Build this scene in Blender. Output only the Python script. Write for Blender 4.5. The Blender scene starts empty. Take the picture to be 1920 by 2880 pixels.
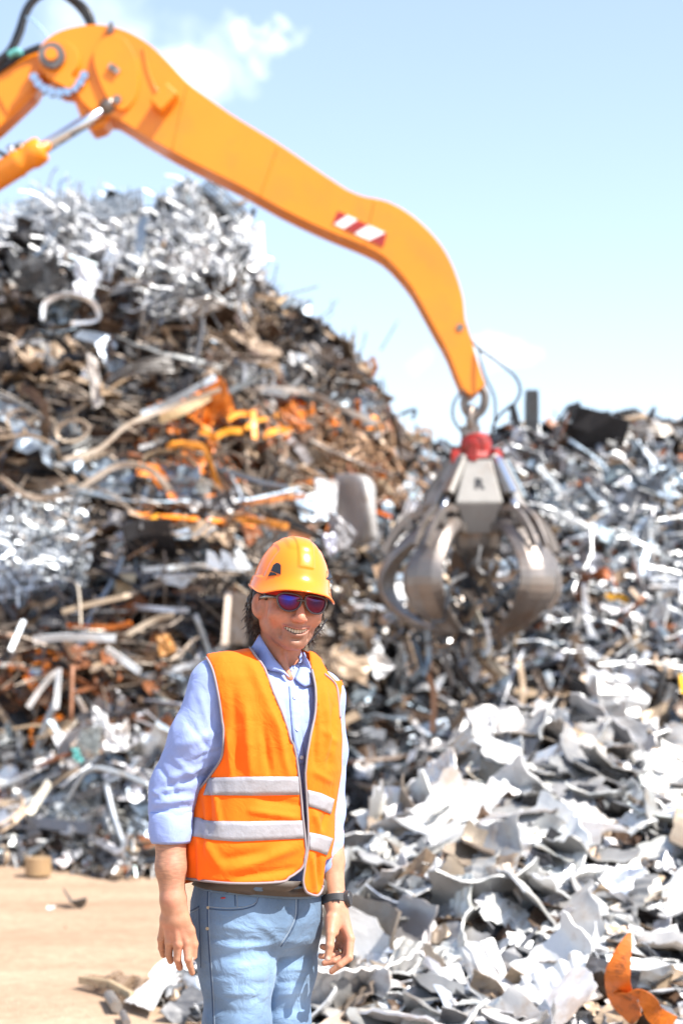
import bpy, bmesh, math, random
import numpy as np
from mathutils import Vector, Matrix, noise
from mathutils.bvhtree import BVHTree

random.seed(11); RNG = np.random.default_rng(7)
SC = bpy.context.scene; COL = SC.collection
R = math.radians

# ---------------------------------------------------------------- camera, sky, sun, exposure
F, CZ, HY = 4800.0, 1.6, 1864.0            # focal length in photo pixels, eye height, horizon row
cam_d = bpy.data.cameras.new('camera'); cam = bpy.data.objects.new('camera', cam_d); COL.objects.link(cam)
cam.location = (0, 0, CZ); cam.rotation_euler = (R(90), 0, 0)
cam_d.sensor_fit = 'VERTICAL'; cam_d.sensor_height = 36; cam_d.sensor_width = 24; cam_d.lens = 60
cam_d.shift_y = (HY - 1440) / 2880
cam_d.clip_end = 3000; cam_d.clip_start = 0.05
cam_d.dof.use_dof = True; cam_d.dof.focus_distance = 4.46; cam_d.dof.aperture_fstop = 2.6
SC.camera = cam
SUN = Vector((0.58, -0.35, 0.86)).normalized()
sun_d = bpy.data.lights.new('sun', 'SUN'); sun = bpy.data.objects.new('sun', sun_d); COL.objects.link(sun)
sun_d.energy = 4.9; sun_d.angle = R(0.53); sun_d.color = (1.0, 0.95, 0.87)
sun.rotation_euler = SUN.to_track_quat('Z', 'Y').to_euler()
sun.location = (6, -4, 12)
SC.view_settings.view_transform = 'Standard'; SC.view_settings.look = 'None'
SC.view_settings.exposure = 1.08; SC.view_settings.gamma = 1.0; SC.view_settings.use_curve_mapping = False
SC.cycles.use_denoising = True
SC.cycles.max_bounces = 6; SC.cycles.diffuse_bounces = 3; SC.cycles.glossy_bounces = 3
SC.cycles.transmission_bounces = 4; SC.cycles.sample_clamp_indirect = 6; SC.cycles.sample_clamp_direct = 40
SC.cycles.caustics_reflective = False; SC.cycles.caustics_refractive = False

world = bpy.data.worlds.new('World'); SC.world = world; world.use_nodes = True
nt = world.node_tree; N = nt.nodes; L = nt.links
for n in list(N): N.remove(n)
wo = N.new('ShaderNodeOutputWorld'); bg = N.new('ShaderNodeBackground'); bg.inputs[1].default_value = 0.125
sky = N.new('ShaderNodeTexSky'); sky.sky_type = 'NISHITA'; sky.sun_disc = False
sky.sun_elevation = math.asin(SUN.z); sky.sun_rotation = math.atan2(SUN.x, SUN.y)
sky.air_density = 1.0; sky.dust_density = 1.0; sky.ozone_density = 1.2; sky.altitude = 100
tc = N.new('ShaderNodeTexCoord')
def wmath(op, a, b=None, clamp=False):
    m = N.new('ShaderNodeMath'); m.operation = op; m.use_clamp = clamp
    for i, v in enumerate((a, b)):
        if v is None: continue
        if isinstance(v, (int, float)): m.inputs[i].default_value = v
        else: L.new(v, m.inputs[i])
    return m.outputs[0]
no = N.new('ShaderNodeTexNoise'); no.inputs['Scale'].default_value = 9; no.inputs['Detail'].default_value = 6
no.inputs['Roughness'].default_value = 0.6; L.new(tc.outputs['Generated'], no.inputs['Vector'])
warp = N.new('ShaderNodeMixRGB'); warp.blend_type = 'ADD'; warp.inputs[0].default_value = 0.10
L.new(tc.outputs['Generated'], warp.inputs[1]); L.new(no.outputs['Color'], warp.inputs[2])
clouds = [(330, 50, .045, .16), (520, 140, .030, .14), (670, 85, .018, .22), (735, 120, .019, .45), (800, 100, .012, .28), (640, 190, .03, .2), (150, 20, .05, .12),
          (430, 215, .035, .5), (1460, 1005, .020, .4), (1530, 1000, .018, .4), (1380, 1020, .016, .3), (1230, 1030, .02, .2)]
acc = None
for (px, py, r, s) in clouds:
    d = Vector(((px - 960) / F, 1, (HY - py) / F)).normalized() + Vector((.05, .05, .05))
    vd = N.new('ShaderNodeVectorMath'); vd.operation = 'SUBTRACT'; L.new(warp.outputs[0], vd.inputs[0]); vd.inputs[1].default_value = d
    vs = N.new('ShaderNodeVectorMath'); vs.operation = 'MULTIPLY'; L.new(vd.outputs[0], vs.inputs[0]); vs.inputs[1].default_value = (1, 1, 1.7)
    ln = N.new('ShaderNodeVectorMath'); ln.operation = 'LENGTH'; L.new(vs.outputs[0], ln.inputs[0])
    q = wmath('SUBTRACT', 1.0, wmath('DIVIDE', ln.outputs['Value'], r), True)
    q = wmath('MULTIPLY', q, s * 1.6)
    acc = q if acc is None else wmath('ADD', acc, q)
no2 = N.new('ShaderNodeTexNoise'); no2.inputs['Scale'].default_value = 38; no2.inputs['Detail'].default_value = 5
L.new(tc.outputs['Generated'], no2.inputs['Vector'])
n2 = wmath('ADD', wmath('MULTIPLY', no2.outputs['Fac'], 1.5), 0.1)
cl = wmath('MULTIPLY', wmath('MULTIPLY', acc, n2), 0.95, True)
# the same thin cloud goes on over the whole sky
wide = N.new('ShaderNodeTexNoise'); wide.inputs['Scale'].default_value = 2.2; wide.inputs['Detail'].default_value = 5
L.new(tc.outputs['Generated'], wide.inputs['Vector'])
wd = wmath('MULTIPLY', wmath('SUBTRACT', wide.outputs['Fac'], 0.55), 1.2, True)
cl = wmath('MAXIMUM', cl, wmath('MULTIPLY', wd, .35))
# thin milky veil, thicker towards the horizon
sx = N.new('ShaderNodeSeparateXYZ'); L.new(tc.outputs['Generated'], sx.inputs[0])
veil = wmath('ADD', wmath('MULTIPLY', wmath('POWER', wmath('SUBTRACT', 1.0, wmath('ABSOLUTE', sx.outputs['Z']), True), 7.0), .20), .085)
cl = wmath('MAXIMUM', cl, veil)
mx = N.new('ShaderNodeMixRGB'); L.new(cl, mx.inputs[0]); L.new(sky.outputs[0], mx.inputs[1]); mx.inputs[2].default_value = (9.5, 9.9, 10.2, 1)
L.new(mx.outputs[0], bg.inputs[0]); L.new(bg.outputs[0], wo.inputs[0])

# ---------------------------------------------------------------- helpers
def at(px, py, Y): return Vector(((px - 960) / F * Y, Y, CZ - (py - HY) / F * Y))
def S(x, y): return (x * 1.2245, y * 1.2245)
def P(px, py, dy=0.0):
    """point of the man's upright plane (4.53 m away) moved dy metres back"""
    return at(px, py, 4.53 + dy)

def link(name, me, mat=None, parent=None, smooth=None):
    o = bpy.data.objects.new(name, me); COL.objects.link(o)
    if mat is not None and not me.materials: me.materials.append(mat)
    if parent is not None: o.parent = parent
    if smooth is not None: me.polygons.foreach_set('use_smooth', [smooth] * len(me.polygons))
    return o
def mesh(name, v, f, mat=None, parent=None, smooth=False, loc=None):
    me = bpy.data.meshes.new(name)
    v = [tuple(p) for p in v]
    me.from_pydata(v, [], [tuple(int(i) for i in q) for q in f]); me.update()
    o = link(name, me, mat, parent, smooth)
    if loc is not None: o.location = loc
    return o
def empty(name, loc, label, cat, group=None):
    o = bpy.data.objects.new(name, None); COL.objects.link(o); o.location = loc; o.empty_display_size = .1
    return tag(o, label, cat, group)
def tag(o, label=None, cat=None, group=None, kind=None):
    if label: o['label'] = label
    if cat: o['category'] = cat
    if group: o['group'] = group
    if kind: o['kind'] = kind
    return o
def child(o, parent):
    """parent o without moving it (its mesh is in world coordinates)"""
    o.parent = parent; o.matrix_parent_inverse = Matrix.Translation(parent.location).inverted(); return o

def frames(path):
    """parallel-transport frames along a list of Vectors"""
    n = len(path); T = []
    for i in range(n):
        a = path[max(i - 1, 0)]; b = path[min(i + 1, n - 1)]
        t = (b - a); T.append(t.normalized() if t.length > 1e-9 else Vector((1, 0, 0)))
    up = Vector((0, 0, 1)) if abs(T[0].z) < .9 else Vector((0, 1, 0))
    u = (up - T[0] * up.dot(T[0])).normalized(); U = [u]
    for i in range(1, n):
        u = U[-1] - T[i] * U[-1].dot(T[i])
        u = u.normalized() if u.length > 1e-9 else U[-1]
        U.append(u)
    return T, U, [T[i].cross(U[i]) for i in range(n)]
def sweep(path, cs, scale=None, twist=None, closed=True, caps=True):
    """sweep cross-section cs [(a,b)] along path -> verts, faces"""
    path = [Vector(p) for p in path]; T, U, V = frames(path); m = len(cs); vs = []; fs = []
    for i, p in enumerate(path):
        s = 1 if scale is None else scale[i]
        tw = 0 if twist is None else twist[i]; c, sn = math.cos(tw), math.sin(tw)
        for (a, b) in cs:
            a2, b2 = a * c - b * sn, a * sn + b * c
            vs.append(p + U[i] * (a2 * s) + V[i] * (b2 * s))
    for i in range(len(path) - 1):
        for j in range(m if closed else m - 1):
            k = (j + 1) % m
            fs.append((i * m + j, i * m + k, (i + 1) * m + k, (i + 1) * m + j))
    if caps and closed:
        fs.append(tuple(range(m - 1, -1, -1))); b0 = (len(path) - 1) * m; fs.append(tuple(range(b0, b0 + m)))
    return vs, fs
def circle(r, n=8): return [(r * math.cos(2 * math.pi * k / n), r * math.sin(2 * math.pi * k / n)) for k in range(n)]
def catmull(pts, n=6):
    pts = [Vector(p) for p in pts]; out = []
    for i in range(len(pts) - 1):
        p0 = pts[max(i - 1, 0)]; p1 = pts[i]; p2 = pts[i + 1]; p3 = pts[min(i + 2, len(pts) - 1)]
        for k in range(n):
            t = k / n
            out.append(0.5 * ((2 * p1) + (p2 - p0) * t + (2 * p0 - 5 * p1 + 4 * p2 - p3) * t * t + (3 * p1 - p0 - 3 * p2 + p3) * t ** 3))
    out.append(pts[-1]); return out
def tube(name, pts, r, mat, parent=None, n=8, smooth=True, scale=None):
    v, f = sweep(pts, circle(r, n), scale); return mesh(name, v, f, mat, parent, smooth)
def joinvf(lst):
    V = []; Fc = []
    for v, f in lst:
        o = len(V); V += list(v); Fc += [tuple(i + o for i in q) for q in f]
    return V, Fc
def boxvf(c, s, rot=None):
    c = Vector(c); vs = []
    for x in (-1, 1):
        for y in (-1, 1):
            for z in (-1, 1):
                p = Vector((x * s[0] / 2, y * s[1] / 2, z * s[2] / 2))
                if rot is not None: p = rot @ p
                vs.append(c + p)
    return vs, [(0, 1, 3, 2), (4, 6, 7, 5), (0, 4, 5, 1), (2, 3, 7, 6), (0, 2, 6, 4), (1, 5, 7, 3)]
def prism(pts, back):
    """closed outline (Vectors, one plane) extruded by vector back"""
    n = len(pts); v = [Vector(p) for p in pts] + [Vector(p) + back for p in pts]
    f = [tuple(range(n)), tuple(range(2 * n - 1, n - 1, -1))] + [(i, i + n, (i + 1) % n + n, (i + 1) % n) for i in range(n)]
    return v, f
def bevel(o, w, seg=2, ang=35):
    m = o.modifiers.new('bevel', 'BEVEL'); m.width = w; m.segments = seg; m.limit_method = 'ANGLE'; m.angle_limit = R(ang); return o
def fixn(o):
    bm = bmesh.new(); bm.from_mesh(o.data); bmesh.ops.recalc_face_normals(bm, faces=bm.faces); bm.to_mesh(o.data); bm.free(); return o
def cyl(name, a, b, r, mat, parent=None, n=20, smooth=False, r2=None):
    a = Vector(a); b = Vector(b); v, f = sweep([a, b], circle(r, n), [1, (r2 or r) / r])
    o = fixn(mesh(name, v, f, mat, parent, False))
    if smooth:
        for p in o.data.polygons: p.use_smooth = len(p.vertices) == 4
    return o

# ---------------------------------------------------------------- materials
def newmat(name):
    m = bpy.data.materials.new(name); m.use_nodes = True; n = m.node_tree.nodes; b = n['Principled BSDF']; return m, n, m.node_tree.links, b
def pbr(name, col, rough=.5, metal=0, var=.12, scale=8, dirt=None, dirt_amt=.0, dscale=3, bump=.0, bscale=60, coat=0, sheen=0, sss=0, spec=.5):
    m, n, l, b = newmat(name)
    b.inputs['Roughness'].default_value = rough; b.inputs['Metallic'].default_value = metal
    b.inputs['Specular IOR Level'].default_value = spec
    if coat: b.inputs['Coat Weight'].default_value = coat; b.inputs['Coat Roughness'].default_value = .08
    if sheen: b.inputs['Sheen Weight'].default_value = sheen; b.inputs['Sheen Roughness'].default_value = .4
    if sss:
        b.inputs['Subsurface Weight'].default_value = sss; b.inputs['Subsurface Radius'].default_value = (.012, .005, .003); b.inputs['Subsurface Scale'].default_value = 1
    t = n.new('ShaderNodeTexCoord')
    x = n.new('ShaderNodeTexNoise'); x.inputs['Scale'].default_value = scale; x.inputs['Detail'].default_value = 5; l.new(t.outputs['Object'], x.inputs['Vector'])
    mr = n.new('ShaderNodeMapRange'); mr.inputs[1].default_value = .25; mr.inputs[2].default_value = .75
    mr.inputs[3].default_value = 1 - var; mr.inputs[4].default_value = 1 + var; l.new(x.outputs['Fac'], mr.inputs[0])
    mu = n.new('ShaderNodeMixRGB'); mu.blend_type = 'MULTIPLY'; mu.inputs[0].default_value = 1; mu.inputs[1].default_value = (*col, 1)
    l.new(mr.outputs[0], mu.inputs[2]); last = mu.outputs[0]
    if dirt is not None:
        y = n.new('ShaderNodeTexNoise'); y.inputs['Scale'].default_value = dscale; y.inputs['Detail'].default_value = 8; y.inputs['Roughness'].default_value = .7
        l.new(t.outputs['Object'], y.inputs['Vector'])
        rp = n.new('ShaderNodeMapRange'); rp.inputs[1].default_value = .5; rp.inputs[2].default_value = .68; rp.inputs[3].default_value = 0; rp.inputs[4].default_value = dirt_amt
        l.new(y.outputs['Fac'], rp.inputs[0])
        dm = n.new('ShaderNodeMixRGB'); l.new(rp.outputs[0], dm.inputs[0]); l.new(last, dm.inputs[1]); dm.inputs[2].default_value = (*dirt, 1); last = dm.outputs[0]
    l.new(last, b.inputs['Base Color'])
    if bump:
        z = n.new('ShaderNodeTexNoise'); z.inputs['Scale'].default_value = bscale; z.inputs['Detail'].default_value = 4; l.new(t.outputs['Object'], z.inputs['Vector'])
        bp = n.new('ShaderNodeBump'); bp.inputs['Strength'].default_value = bump; bp.inputs['Distance'].default_value = .01
        l.new(z.outputs['Fac'], bp.inputs['Height']); l.new(bp.outputs[0], b.inputs['Normal'])
    return m

def scrapmat(name, source):
    """source 'object': colour = Object Info colour, alpha = metallic; 'attr': the mesh attribute tint"""
    m, n, l, b = newmat(name)
    t = n.new('ShaderNodeTexCoord'); oi = n.new('ShaderNodeObjectInfo')
    if source == 'object': c, a = oi.outputs['Color'], oi.outputs['Alpha']
    else:
        q = n.new('ShaderNodeAttribute'); q.attribute_name = 'tint'; c, a = q.outputs['Color'], q.outputs['Alpha']
    ad = n.new('ShaderNodeVectorMath'); ad.operation = 'ADD'; l.new(t.outputs['Object'], ad.inputs[0])
    sc = n.new('ShaderNodeMath'); sc.operation = 'MULTIPLY'; sc.inputs[1].default_value = 37; l.new(oi.outputs['Random'], sc.inputs[0]); l.new(sc.outputs[0], ad.inputs[1])
    x = n.new('ShaderNodeTexNoise'); x.inputs['Scale'].default_value = 5; x.inputs['Detail'].default_value = 7; x.inputs['Roughness'].default_value = .65; l.new(ad.outputs[0], x.inputs['Vector'])
    mr = n.new('ShaderNodeMapRange'); mr.inputs[1].default_value = .54; mr.inputs[2].default_value = .68; mr.inputs[3].default_value = 0; mr.inputs[4].default_value = .8; l.new(x.outputs['Fac'], mr.inputs[0])
    mix = n.new('ShaderNodeMixRGB'); l.new(mr.outputs[0], mix.inputs[0]); l.new(c, mix.inputs[1])
    dk = n.new('ShaderNodeMixRGB'); dk.blend_type = 'MULTIPLY'; dk.inputs[0].default_value = 1; l.new(c, dk.inputs[1]); dk.inputs[2].default_value = (.55, .42, .32, 1); l.new(dk.outputs[0], mix.inputs[2])
    l.new(mix.outputs[0], b.inputs['Base Color'])
    inv = n.new('ShaderNodeMath'); inv.operation = 'SUBTRACT'; inv.inputs[0].default_value = 1; l.new(mr.outputs[0], inv.inputs[1])
    mm = n.new('ShaderNodeMath'); mm.operation = 'MULTIPLY'; l.new(inv.outputs[0], mm.inputs[0]); l.new(a, mm.inputs[1]); l.new(mm.outputs[0], b.inputs['Metallic'])
    x2 = n.new('ShaderNodeTexNoise'); x2.inputs['Scale'].default_value = 18; x2.inputs['Detail'].default_value = 4; l.new(ad.outputs[0], x2.inputs['Vector'])
    rr = n.new('ShaderNodeMapRange'); rr.inputs[1].default_value = .3; rr.inputs[2].default_value = .7; rr.inputs[3].default_value = .33; rr.inputs[4].default_value = .62
    l.new(x2.outputs['Fac'], rr.inputs[0]); l.new(rr.outputs[0], b.inputs['Roughness'])
    bp = n.new('ShaderNodeBump'); bp.inputs['Strength'].default_value = .5; bp.inputs['Distance'].default_value = .008; l.new(x2.outputs['Fac'], bp.inputs['Height']); l.new(bp.outputs[0], b.inputs['Normal'])
    return m
M_SCRAP = scrapmat('scrap_metal', 'object'); M_FRAG = scrapmat('scrap_fragments', 'attr')
# ---------------------------------------------------------------- ground
def ground_mat():
    m, n, l, b = newmat('dusty_sand'); b.inputs['Roughness'].default_value = .95; b.inputs['Specular IOR Level'].default_value = .15
    t = n.new('ShaderNodeTexCoord')
    def nz(scale, det, vec=None, mp=None):
        x = n.new('ShaderNodeTexNoise'); x.inputs['Scale'].default_value = scale; x.inputs['Detail'].default_value = det; x.inputs['Roughness'].default_value = .62
        if mp:
            k = n.new('ShaderNodeMapping'); k.inputs['Scale'].default_value = mp; k.inputs['Rotation'].default_value = (0, 0, .12); l.new(t.outputs['Object'], k.inputs[0]); l.new(k.outputs[0], x.inputs['Vector'])
        else: l.new(t.outputs['Object'], x.inputs['Vector'])
        return x
    a = nz(1.0, 8, mp=(.55, 1.3, 1)); bb = nz(14, 6); c = nz(90, 3)
    r1 = n.new('ShaderNodeValToRGB'); e = r1.color_ramp.elements
    e[0].position = .30; e[0].color = (.38, .25, .165, 1); e[1].position = .66; e[1].color = (.53, .385, .27, 1); l.new(a.outputs['Fac'], r1.inputs[0])
    r2 = n.new('ShaderNodeMapRange'); r2.inputs[1].default_value = .3; r2.inputs[2].default_value = .7; r2.inputs[3].default_value = .82; r2.inputs[4].default_value = 1.1; l.new(bb.outputs['Fac'], r2.inputs[0])
    mu = n.new('ShaderNodeMixRGB'); mu.blend_type = 'MULTIPLY'; mu.inputs[0].default_value = 1; l.new(r1.outputs[0], mu.inputs[1]); l.new(r2.outputs[0], mu.inputs[2])
    l.new(mu.outputs[0], b.inputs['Base Color'])
    ad = n.new('ShaderNodeMath'); ad.operation = 'ADD'; l.new(bb.outputs['Fac'], ad.inputs[0]); l.new(c.outputs['Fac'], ad.inputs[1])
    bp = n.new('ShaderNodeBump'); bp.inputs['Strength'].default_value = .8; bp.inputs['Distance'].default_value = .02; l.new(ad.outputs[0], bp.inputs['Height']); l.new(bp.outputs[0], b.inputs['Normal'])
    return m
gx = [-400, -60, -20] + [(-8 + .25 * i) for i in range(65)] + [20, 60, 400]
gy = [-60, -10] + [2 + .25 * i for i in range(60)] + [20, 30, 60, 700]
gv = []; gf = []
for j, y in enumerate(gy):
    for i, x in enumerate(gx):
        z = 0
        if -9 < x < 9 and 1 < y < 18:
            z = .025 * noise.noise(Vector((x * .5, y * 1.6, 1))) + .012 * noise.noise(Vector((x * 2, y * 3, 5)))
        gv.append((x, y, z - .012))
for j in range(len(gy) - 1):
    for i in range(len(gx) - 1):
        a = j * len(gx) + i; gf.append((a, a + 1, a + 1 + len(gx), a + len(gx)))
tag(mesh('ground', gv, gf, ground_mat(), smooth=True), 'pale sandy dirt yard with faint tyre tracks', kind='structure')

# ---------------------------------------------------------------- heap surfaces (lofts: front foot -> ridge -> back foot)
def interp_rows(ctrl, s):
    """ctrl rows (s, values...) linear interpolation"""
    c = np.array(ctrl, float); return [np.interp(s, c[:, 0], c[:, k]) for k in range(1, c.shape[1])]
class Heap:
    def __init__(self, ridge, foot, prof, nzamp, seed):
        # ridge rows (px, py, Y); foot rows (px, Y)
        self.r = ridge; self.f = foot; self.prof = prof; self.nz = nzamp; self.seed = seed
    def pt(self, px, t):
        ry, rY = interp_rows(self.r, px); fY, = interp_rows(self.f, px)
        px2 = px
        rid = at(px2, ry, rY); ft = Vector(((px2 - 960) / F * (fY * .6 + rY * .4), fY, -.05))
        if t <= 1:
            z = ft.z + (rid.z - ft.z) * self.prof(t, px); q = t
            p = Vector((ft.x + (rid.x - ft.x) * q, ft.y + (rid.y - ft.y) * q, z))
        else:
            u = t - 1; p = Vector((rid.x, rid.y + 5 * u, (rid.z) * (1 - u ** 1.3) - .05 * u))
        k = self.nz * min(1, t * 4)
        v = Vector((p.x * .9, p.y * .9, p.z * 1.1 + self.seed))
        p = p + Vector((0, -1, .4)) * (k * (noise.noise(v) + .5 * noise.noise(v * 2.3)))
        if self.seed == 3: p = p + Vector((0, -1, 0)) * (min(1, t * 4) * (1 - ss(900, 1250, px) * .5) * .55 * noise.noise(Vector((p.x * .45, 3.3, p.z * 2.4))))
        return p
    def nrm(self, px, t):
        a = self.pt(px + 8, t) - self.pt(px - 8, t); b = self.pt(px, min(t + .02, 2)) - self.pt(px, t - .02)
        n = a.cross(b).normalized(); return n if n.y < 0 or n.z > 0 else -n
    def surface(self, name, px0, px1, n, m, mat, label):
        v = []; f = []
        for j in range(m + 1):
            t = 2.0 * j / m
            for i in range(n + 1): v.append(self.pt(px0 + (px1 - px0) * i / n, t) - Vector((0, -.08, .1)))
        for j in range(m):
            for i in range(n): a = j * (n + 1) + i; f.append((a, a + 1, a + n + 2, a + n + 1))
        return tag(mesh(name, v, f, mat, smooth=False), label, kind='stuff')
def ss(a, b, x): x = min(1, max(0, (x - a) / (b - a))); return x * x * (3 - 2 * x)
FAR_R = [(-900, 740, 20), (-400, 690, 20), (-100, 655, 20), (60, 655, 19.6), (200, 645, 19.6), (400, 635, 19.6), (530, 585, 19.6), (600, 615, 19.6), (670, 680, 19.8), (715, 790, 20), (760, 860, 20.2), (860, 940, 20.4), (950, 985, 20.6), (1040, 1070, 20.8),
         (1090, 1170, 21), (1150, 1240, 21.2), (1250, 1275, 21.5), (1320, 1290, 21.6), (1380, 1250, 21.8), (1450, 1210, 22), (1600, 1200, 22), (1780, 1190, 22), (1920, 1200, 22), (2300, 1250, 22.5), (3000, 1500, 23)]
FAR_F = [(-900, 13.6), (0, 13.6), (300, 13.3), (450, 12.8), (700, 13.2), (950, 14.2), (1300, 15.4), (1600, 14.5), (2000, 13.5), (3000, 13)]
def far_prof(t, px):
    w = ss(900, 1250, px)
    left = .42 * t ** 1.0 + .58 * ss(.12, .95, t)
    left += .018 * math.sin(t * 26 + px * .004)
    right = .75 * t + .25 * ss(0, .9, t)
    return left * (1 - w) + right * w
far = Heap(FAR_R, FAR_F, far_prof, .32, 3)
NEAR_R = [(480, 2772, 8.2), (560, 2740, 8.5), (700, 2700, 8.8), (850, 2620, 8.8), (930, 2540, 9.0), (1000, 2440, 9.2), (1100, 2320, 9.6), (1200, 2220, 10), (1330, 2110, 10.4), (1450, 2050, 10.8), (1560, 2035, 11), (1700, 2065, 11), (1920, 2125, 11), (2300, 2150, 11), (3000, 2300, 11)]
NEAR_F = [(480, 7.9), (560, 7.6), (700, 7.1), (850, 6.7), (1000, 6.5), (1200, 6.1), (1500, 5.8), (1920, 5.5), (2300, 5.2), (3000, 5)]
near = Heap(NEAR_R, NEAR_F, lambda t, px: .8 * t + .2 * ss(.1, .9, t) + .03 * math.sin(t * 14 + px * .01), .12, 9)
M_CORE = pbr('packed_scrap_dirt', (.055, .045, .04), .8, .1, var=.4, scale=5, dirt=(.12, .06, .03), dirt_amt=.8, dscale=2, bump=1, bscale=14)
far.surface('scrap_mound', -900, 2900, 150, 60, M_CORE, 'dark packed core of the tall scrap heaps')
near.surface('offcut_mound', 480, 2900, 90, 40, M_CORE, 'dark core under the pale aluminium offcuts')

# ---------------------------------------------------------------- scrap shapes
def rpath(Ln, n, bend, kink=0.0, rg=random):
    yaw = pit = 0; p = Vector((0, 0, 0)); out = [p.copy()]; dy = rg.uniform(-1, 1) * bend; dp = rg.uniform(-1, 1) * bend
    for i in range(n):
        yaw += dy / n + rg.gauss(0, bend * .12); pit += dp / n + rg.gauss(0, bend * .12)
        if rg.random() < kink: yaw += rg.uniform(-1, 1); pit += rg.uniform(-.6, .6)
        p = p + Vector((math.cos(yaw) * math.cos(pit), math.sin(yaw) * math.cos(pit), math.sin(pit))) * (Ln / n); out.append(p.copy())
    c = sum(out, Vector()) / len(out); return [q - c for q in out]
def g_strip(L=1, W=.08, T=.006, bend=.8, n=9, tw=1.2):
    t0 = random.uniform(-tw, tw); return sweep(rpath(L, n, bend, .12), [(-T / 2, -W / 2), (T / 2, -W / 2), (T / 2, W / 2), (-T / 2, W / 2)], twist=[t0 * i / n + random.gauss(0, .06) for i in range(n + 1)])
def g_pipe(L=1, r=.022, bend=.5, n=10, sides=8): return sweep(rpath(L, n, bend, .08), circle(r, sides))
def g_angle(L=1, W=.07, T=.008, bend=.25, n=6):
    return sweep(rpath(L, n, bend, .06), [(0, 0), (W, 0), (W, T), (T, T), (T, W), (0, W)], twist=[random.gauss(0, .08) for _ in range(n + 1)])
def g_channel(L=1, W=.1, H=.06, T=.007, bend=.2, n=6):
    return sweep(rpath(L, n, bend, .06), [(-W / 2, 0), (W / 2, 0), (W / 2, H), (W / 2 - T, H), (W / 2 - T, T), (-W / 2 + T, T), (-W / 2 + T, H), (-W / 2, H)], twist=[random.gauss(0, .06) for _ in range(n + 1)])
def solid_grid(top, nx, ny, T):
    """top: list rows of Vector (ny+1)x(nx+1) -> closed thin solid"""
    V = [p for r in top for p in r]; n = len(V); w = nx + 1
    nr = []
    for j in range(ny + 1):
        for i in range(nx + 1):
            a = top[j][min(i + 1, nx)] - top[j][max(i - 1, 0)]; b = top[min(j + 1, ny)][i] - top[max(j - 1, 0)][i]
            q = a.cross(b); nr.append(q.normalized() if q.length > 1e-9 else Vector((0, 0, 1)))
    V = V + [V[k] - nr[k] * T for k in range(n)]; Fc = []
    for j in range(ny):
        for i in range(nx):
            a = j * w + i; Fc.append((a, a + 1, a + w + 1, a + w)); Fc.append((a + n, a + w + n, a + w + 1 + n, a + 1 + n))
    for i in range(nx):
        Fc.append((i, i + n, i + 1 + n, i + 1)); a = ny * w + i; Fc.append((a, a + 1, a + 1 + n, a + n))
    for j in range(ny):
        a = j * w; Fc.append((a, a + w, a + w + n, a + n)); a = j * w + nx; Fc.append((a, a + n, a + w + n, a + w))
    return V, Fc
def g_sheet(LX=.35, LY=.25, curl=1.0, crump=.01, T=.004, nx=8, ny=6, jag=.08, rib=0, seed=None):
    sd = random.random() * 100; k = curl / LX; k2 = random.uniform(-.3, .3) * curl / LY; rows = []; fold = random.uniform(-.3, .3); fa = random.uniform(-.6, .6) * min(1, abs(curl) + .3)
    for j in range(ny + 1):
        r = []
        for i in range(nx + 1):
            u = (i / nx - .5) * LX; v = (j / ny - .5) * LY
            if i in (0, nx): u *= 1 + jag * noise.noise(Vector((v * 14, sd, i)))*1.6
            if j in (0, ny): v *= 1 + jag * noise.noise(Vector((u * 14, sd + 7, j)))*1.6
            u += jag * .25 * v * math.sin(sd)
            if abs(k) > .05: x = math.sin(k * u) / k; z = (1 - math.cos(k * u)) / k
            else: x, z = u, 0
            z += k2 * v * v
            d = v - fold * LY
            if d > 0: z += d * fa
            z += crump * (noise.noise(Vector((u * 9, v * 9, sd))) + .6 * noise.noise(Vector((u * 24, v * 24, sd)))) * 1.6
            if rib: z += rib * math.sin(u / LX * 2 * math.pi * 7)
            r.append(Vector((x, v, z)))
        rows.append(r)
    return solid_grid(rows, nx, ny, T)
def g_frame(L=.8, W=.4, t=.05, nh=2):
    """flat bar frame with openings"""
    parts = []
    z = 0
    for y in (-W / 2, W / 2): parts.append(sweep([Vector((-L / 2 + L * i / 5, y, .04 * math.sin(i * 1.3 + y * 9))) for i in range(6)], [(-.006, -t / 2), (.006, -t / 2), (.006, t / 2), (-.006, t / 2)]))
    for k in range(nh + 1):
        x = -L / 2 + L * k / nh; parts.append(sweep([Vector((x, -W / 2 + W * i / 3, .02 * math.sin(i * 2 + k))) for i in range(4)], [(-.006, -t / 2), (.006, -t / 2), (.006, t / 2), (-.006, t / 2)]))
    return joinvf(parts)
def g_ring(r=.16, t=.03, w=.05):
    n = 18; p = [Vector((r * math.cos(a), r * math.sin(a) * .9, .02 * math.sin(2 * a))) for a in [2 * math.pi * k / n for k in range(n)]]
    v = []; f = []
    for i, q in enumerate(p):
        d = q.normalized()
        for (a, b) in ((-t / 2, -w / 2), (t / 2, -w / 2), (t / 2, w / 2), (-t / 2, w / 2)): v.append(q + d * a + Vector((0, 0, b)))
    for i in range(n):
        j = (i + 1) % n
        for c in range(4): e = (c + 1) % 4; f.append((i * 4 + c, j * 4 + c, j * 4 + e, i * 4 + e))
    return v, f
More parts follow.
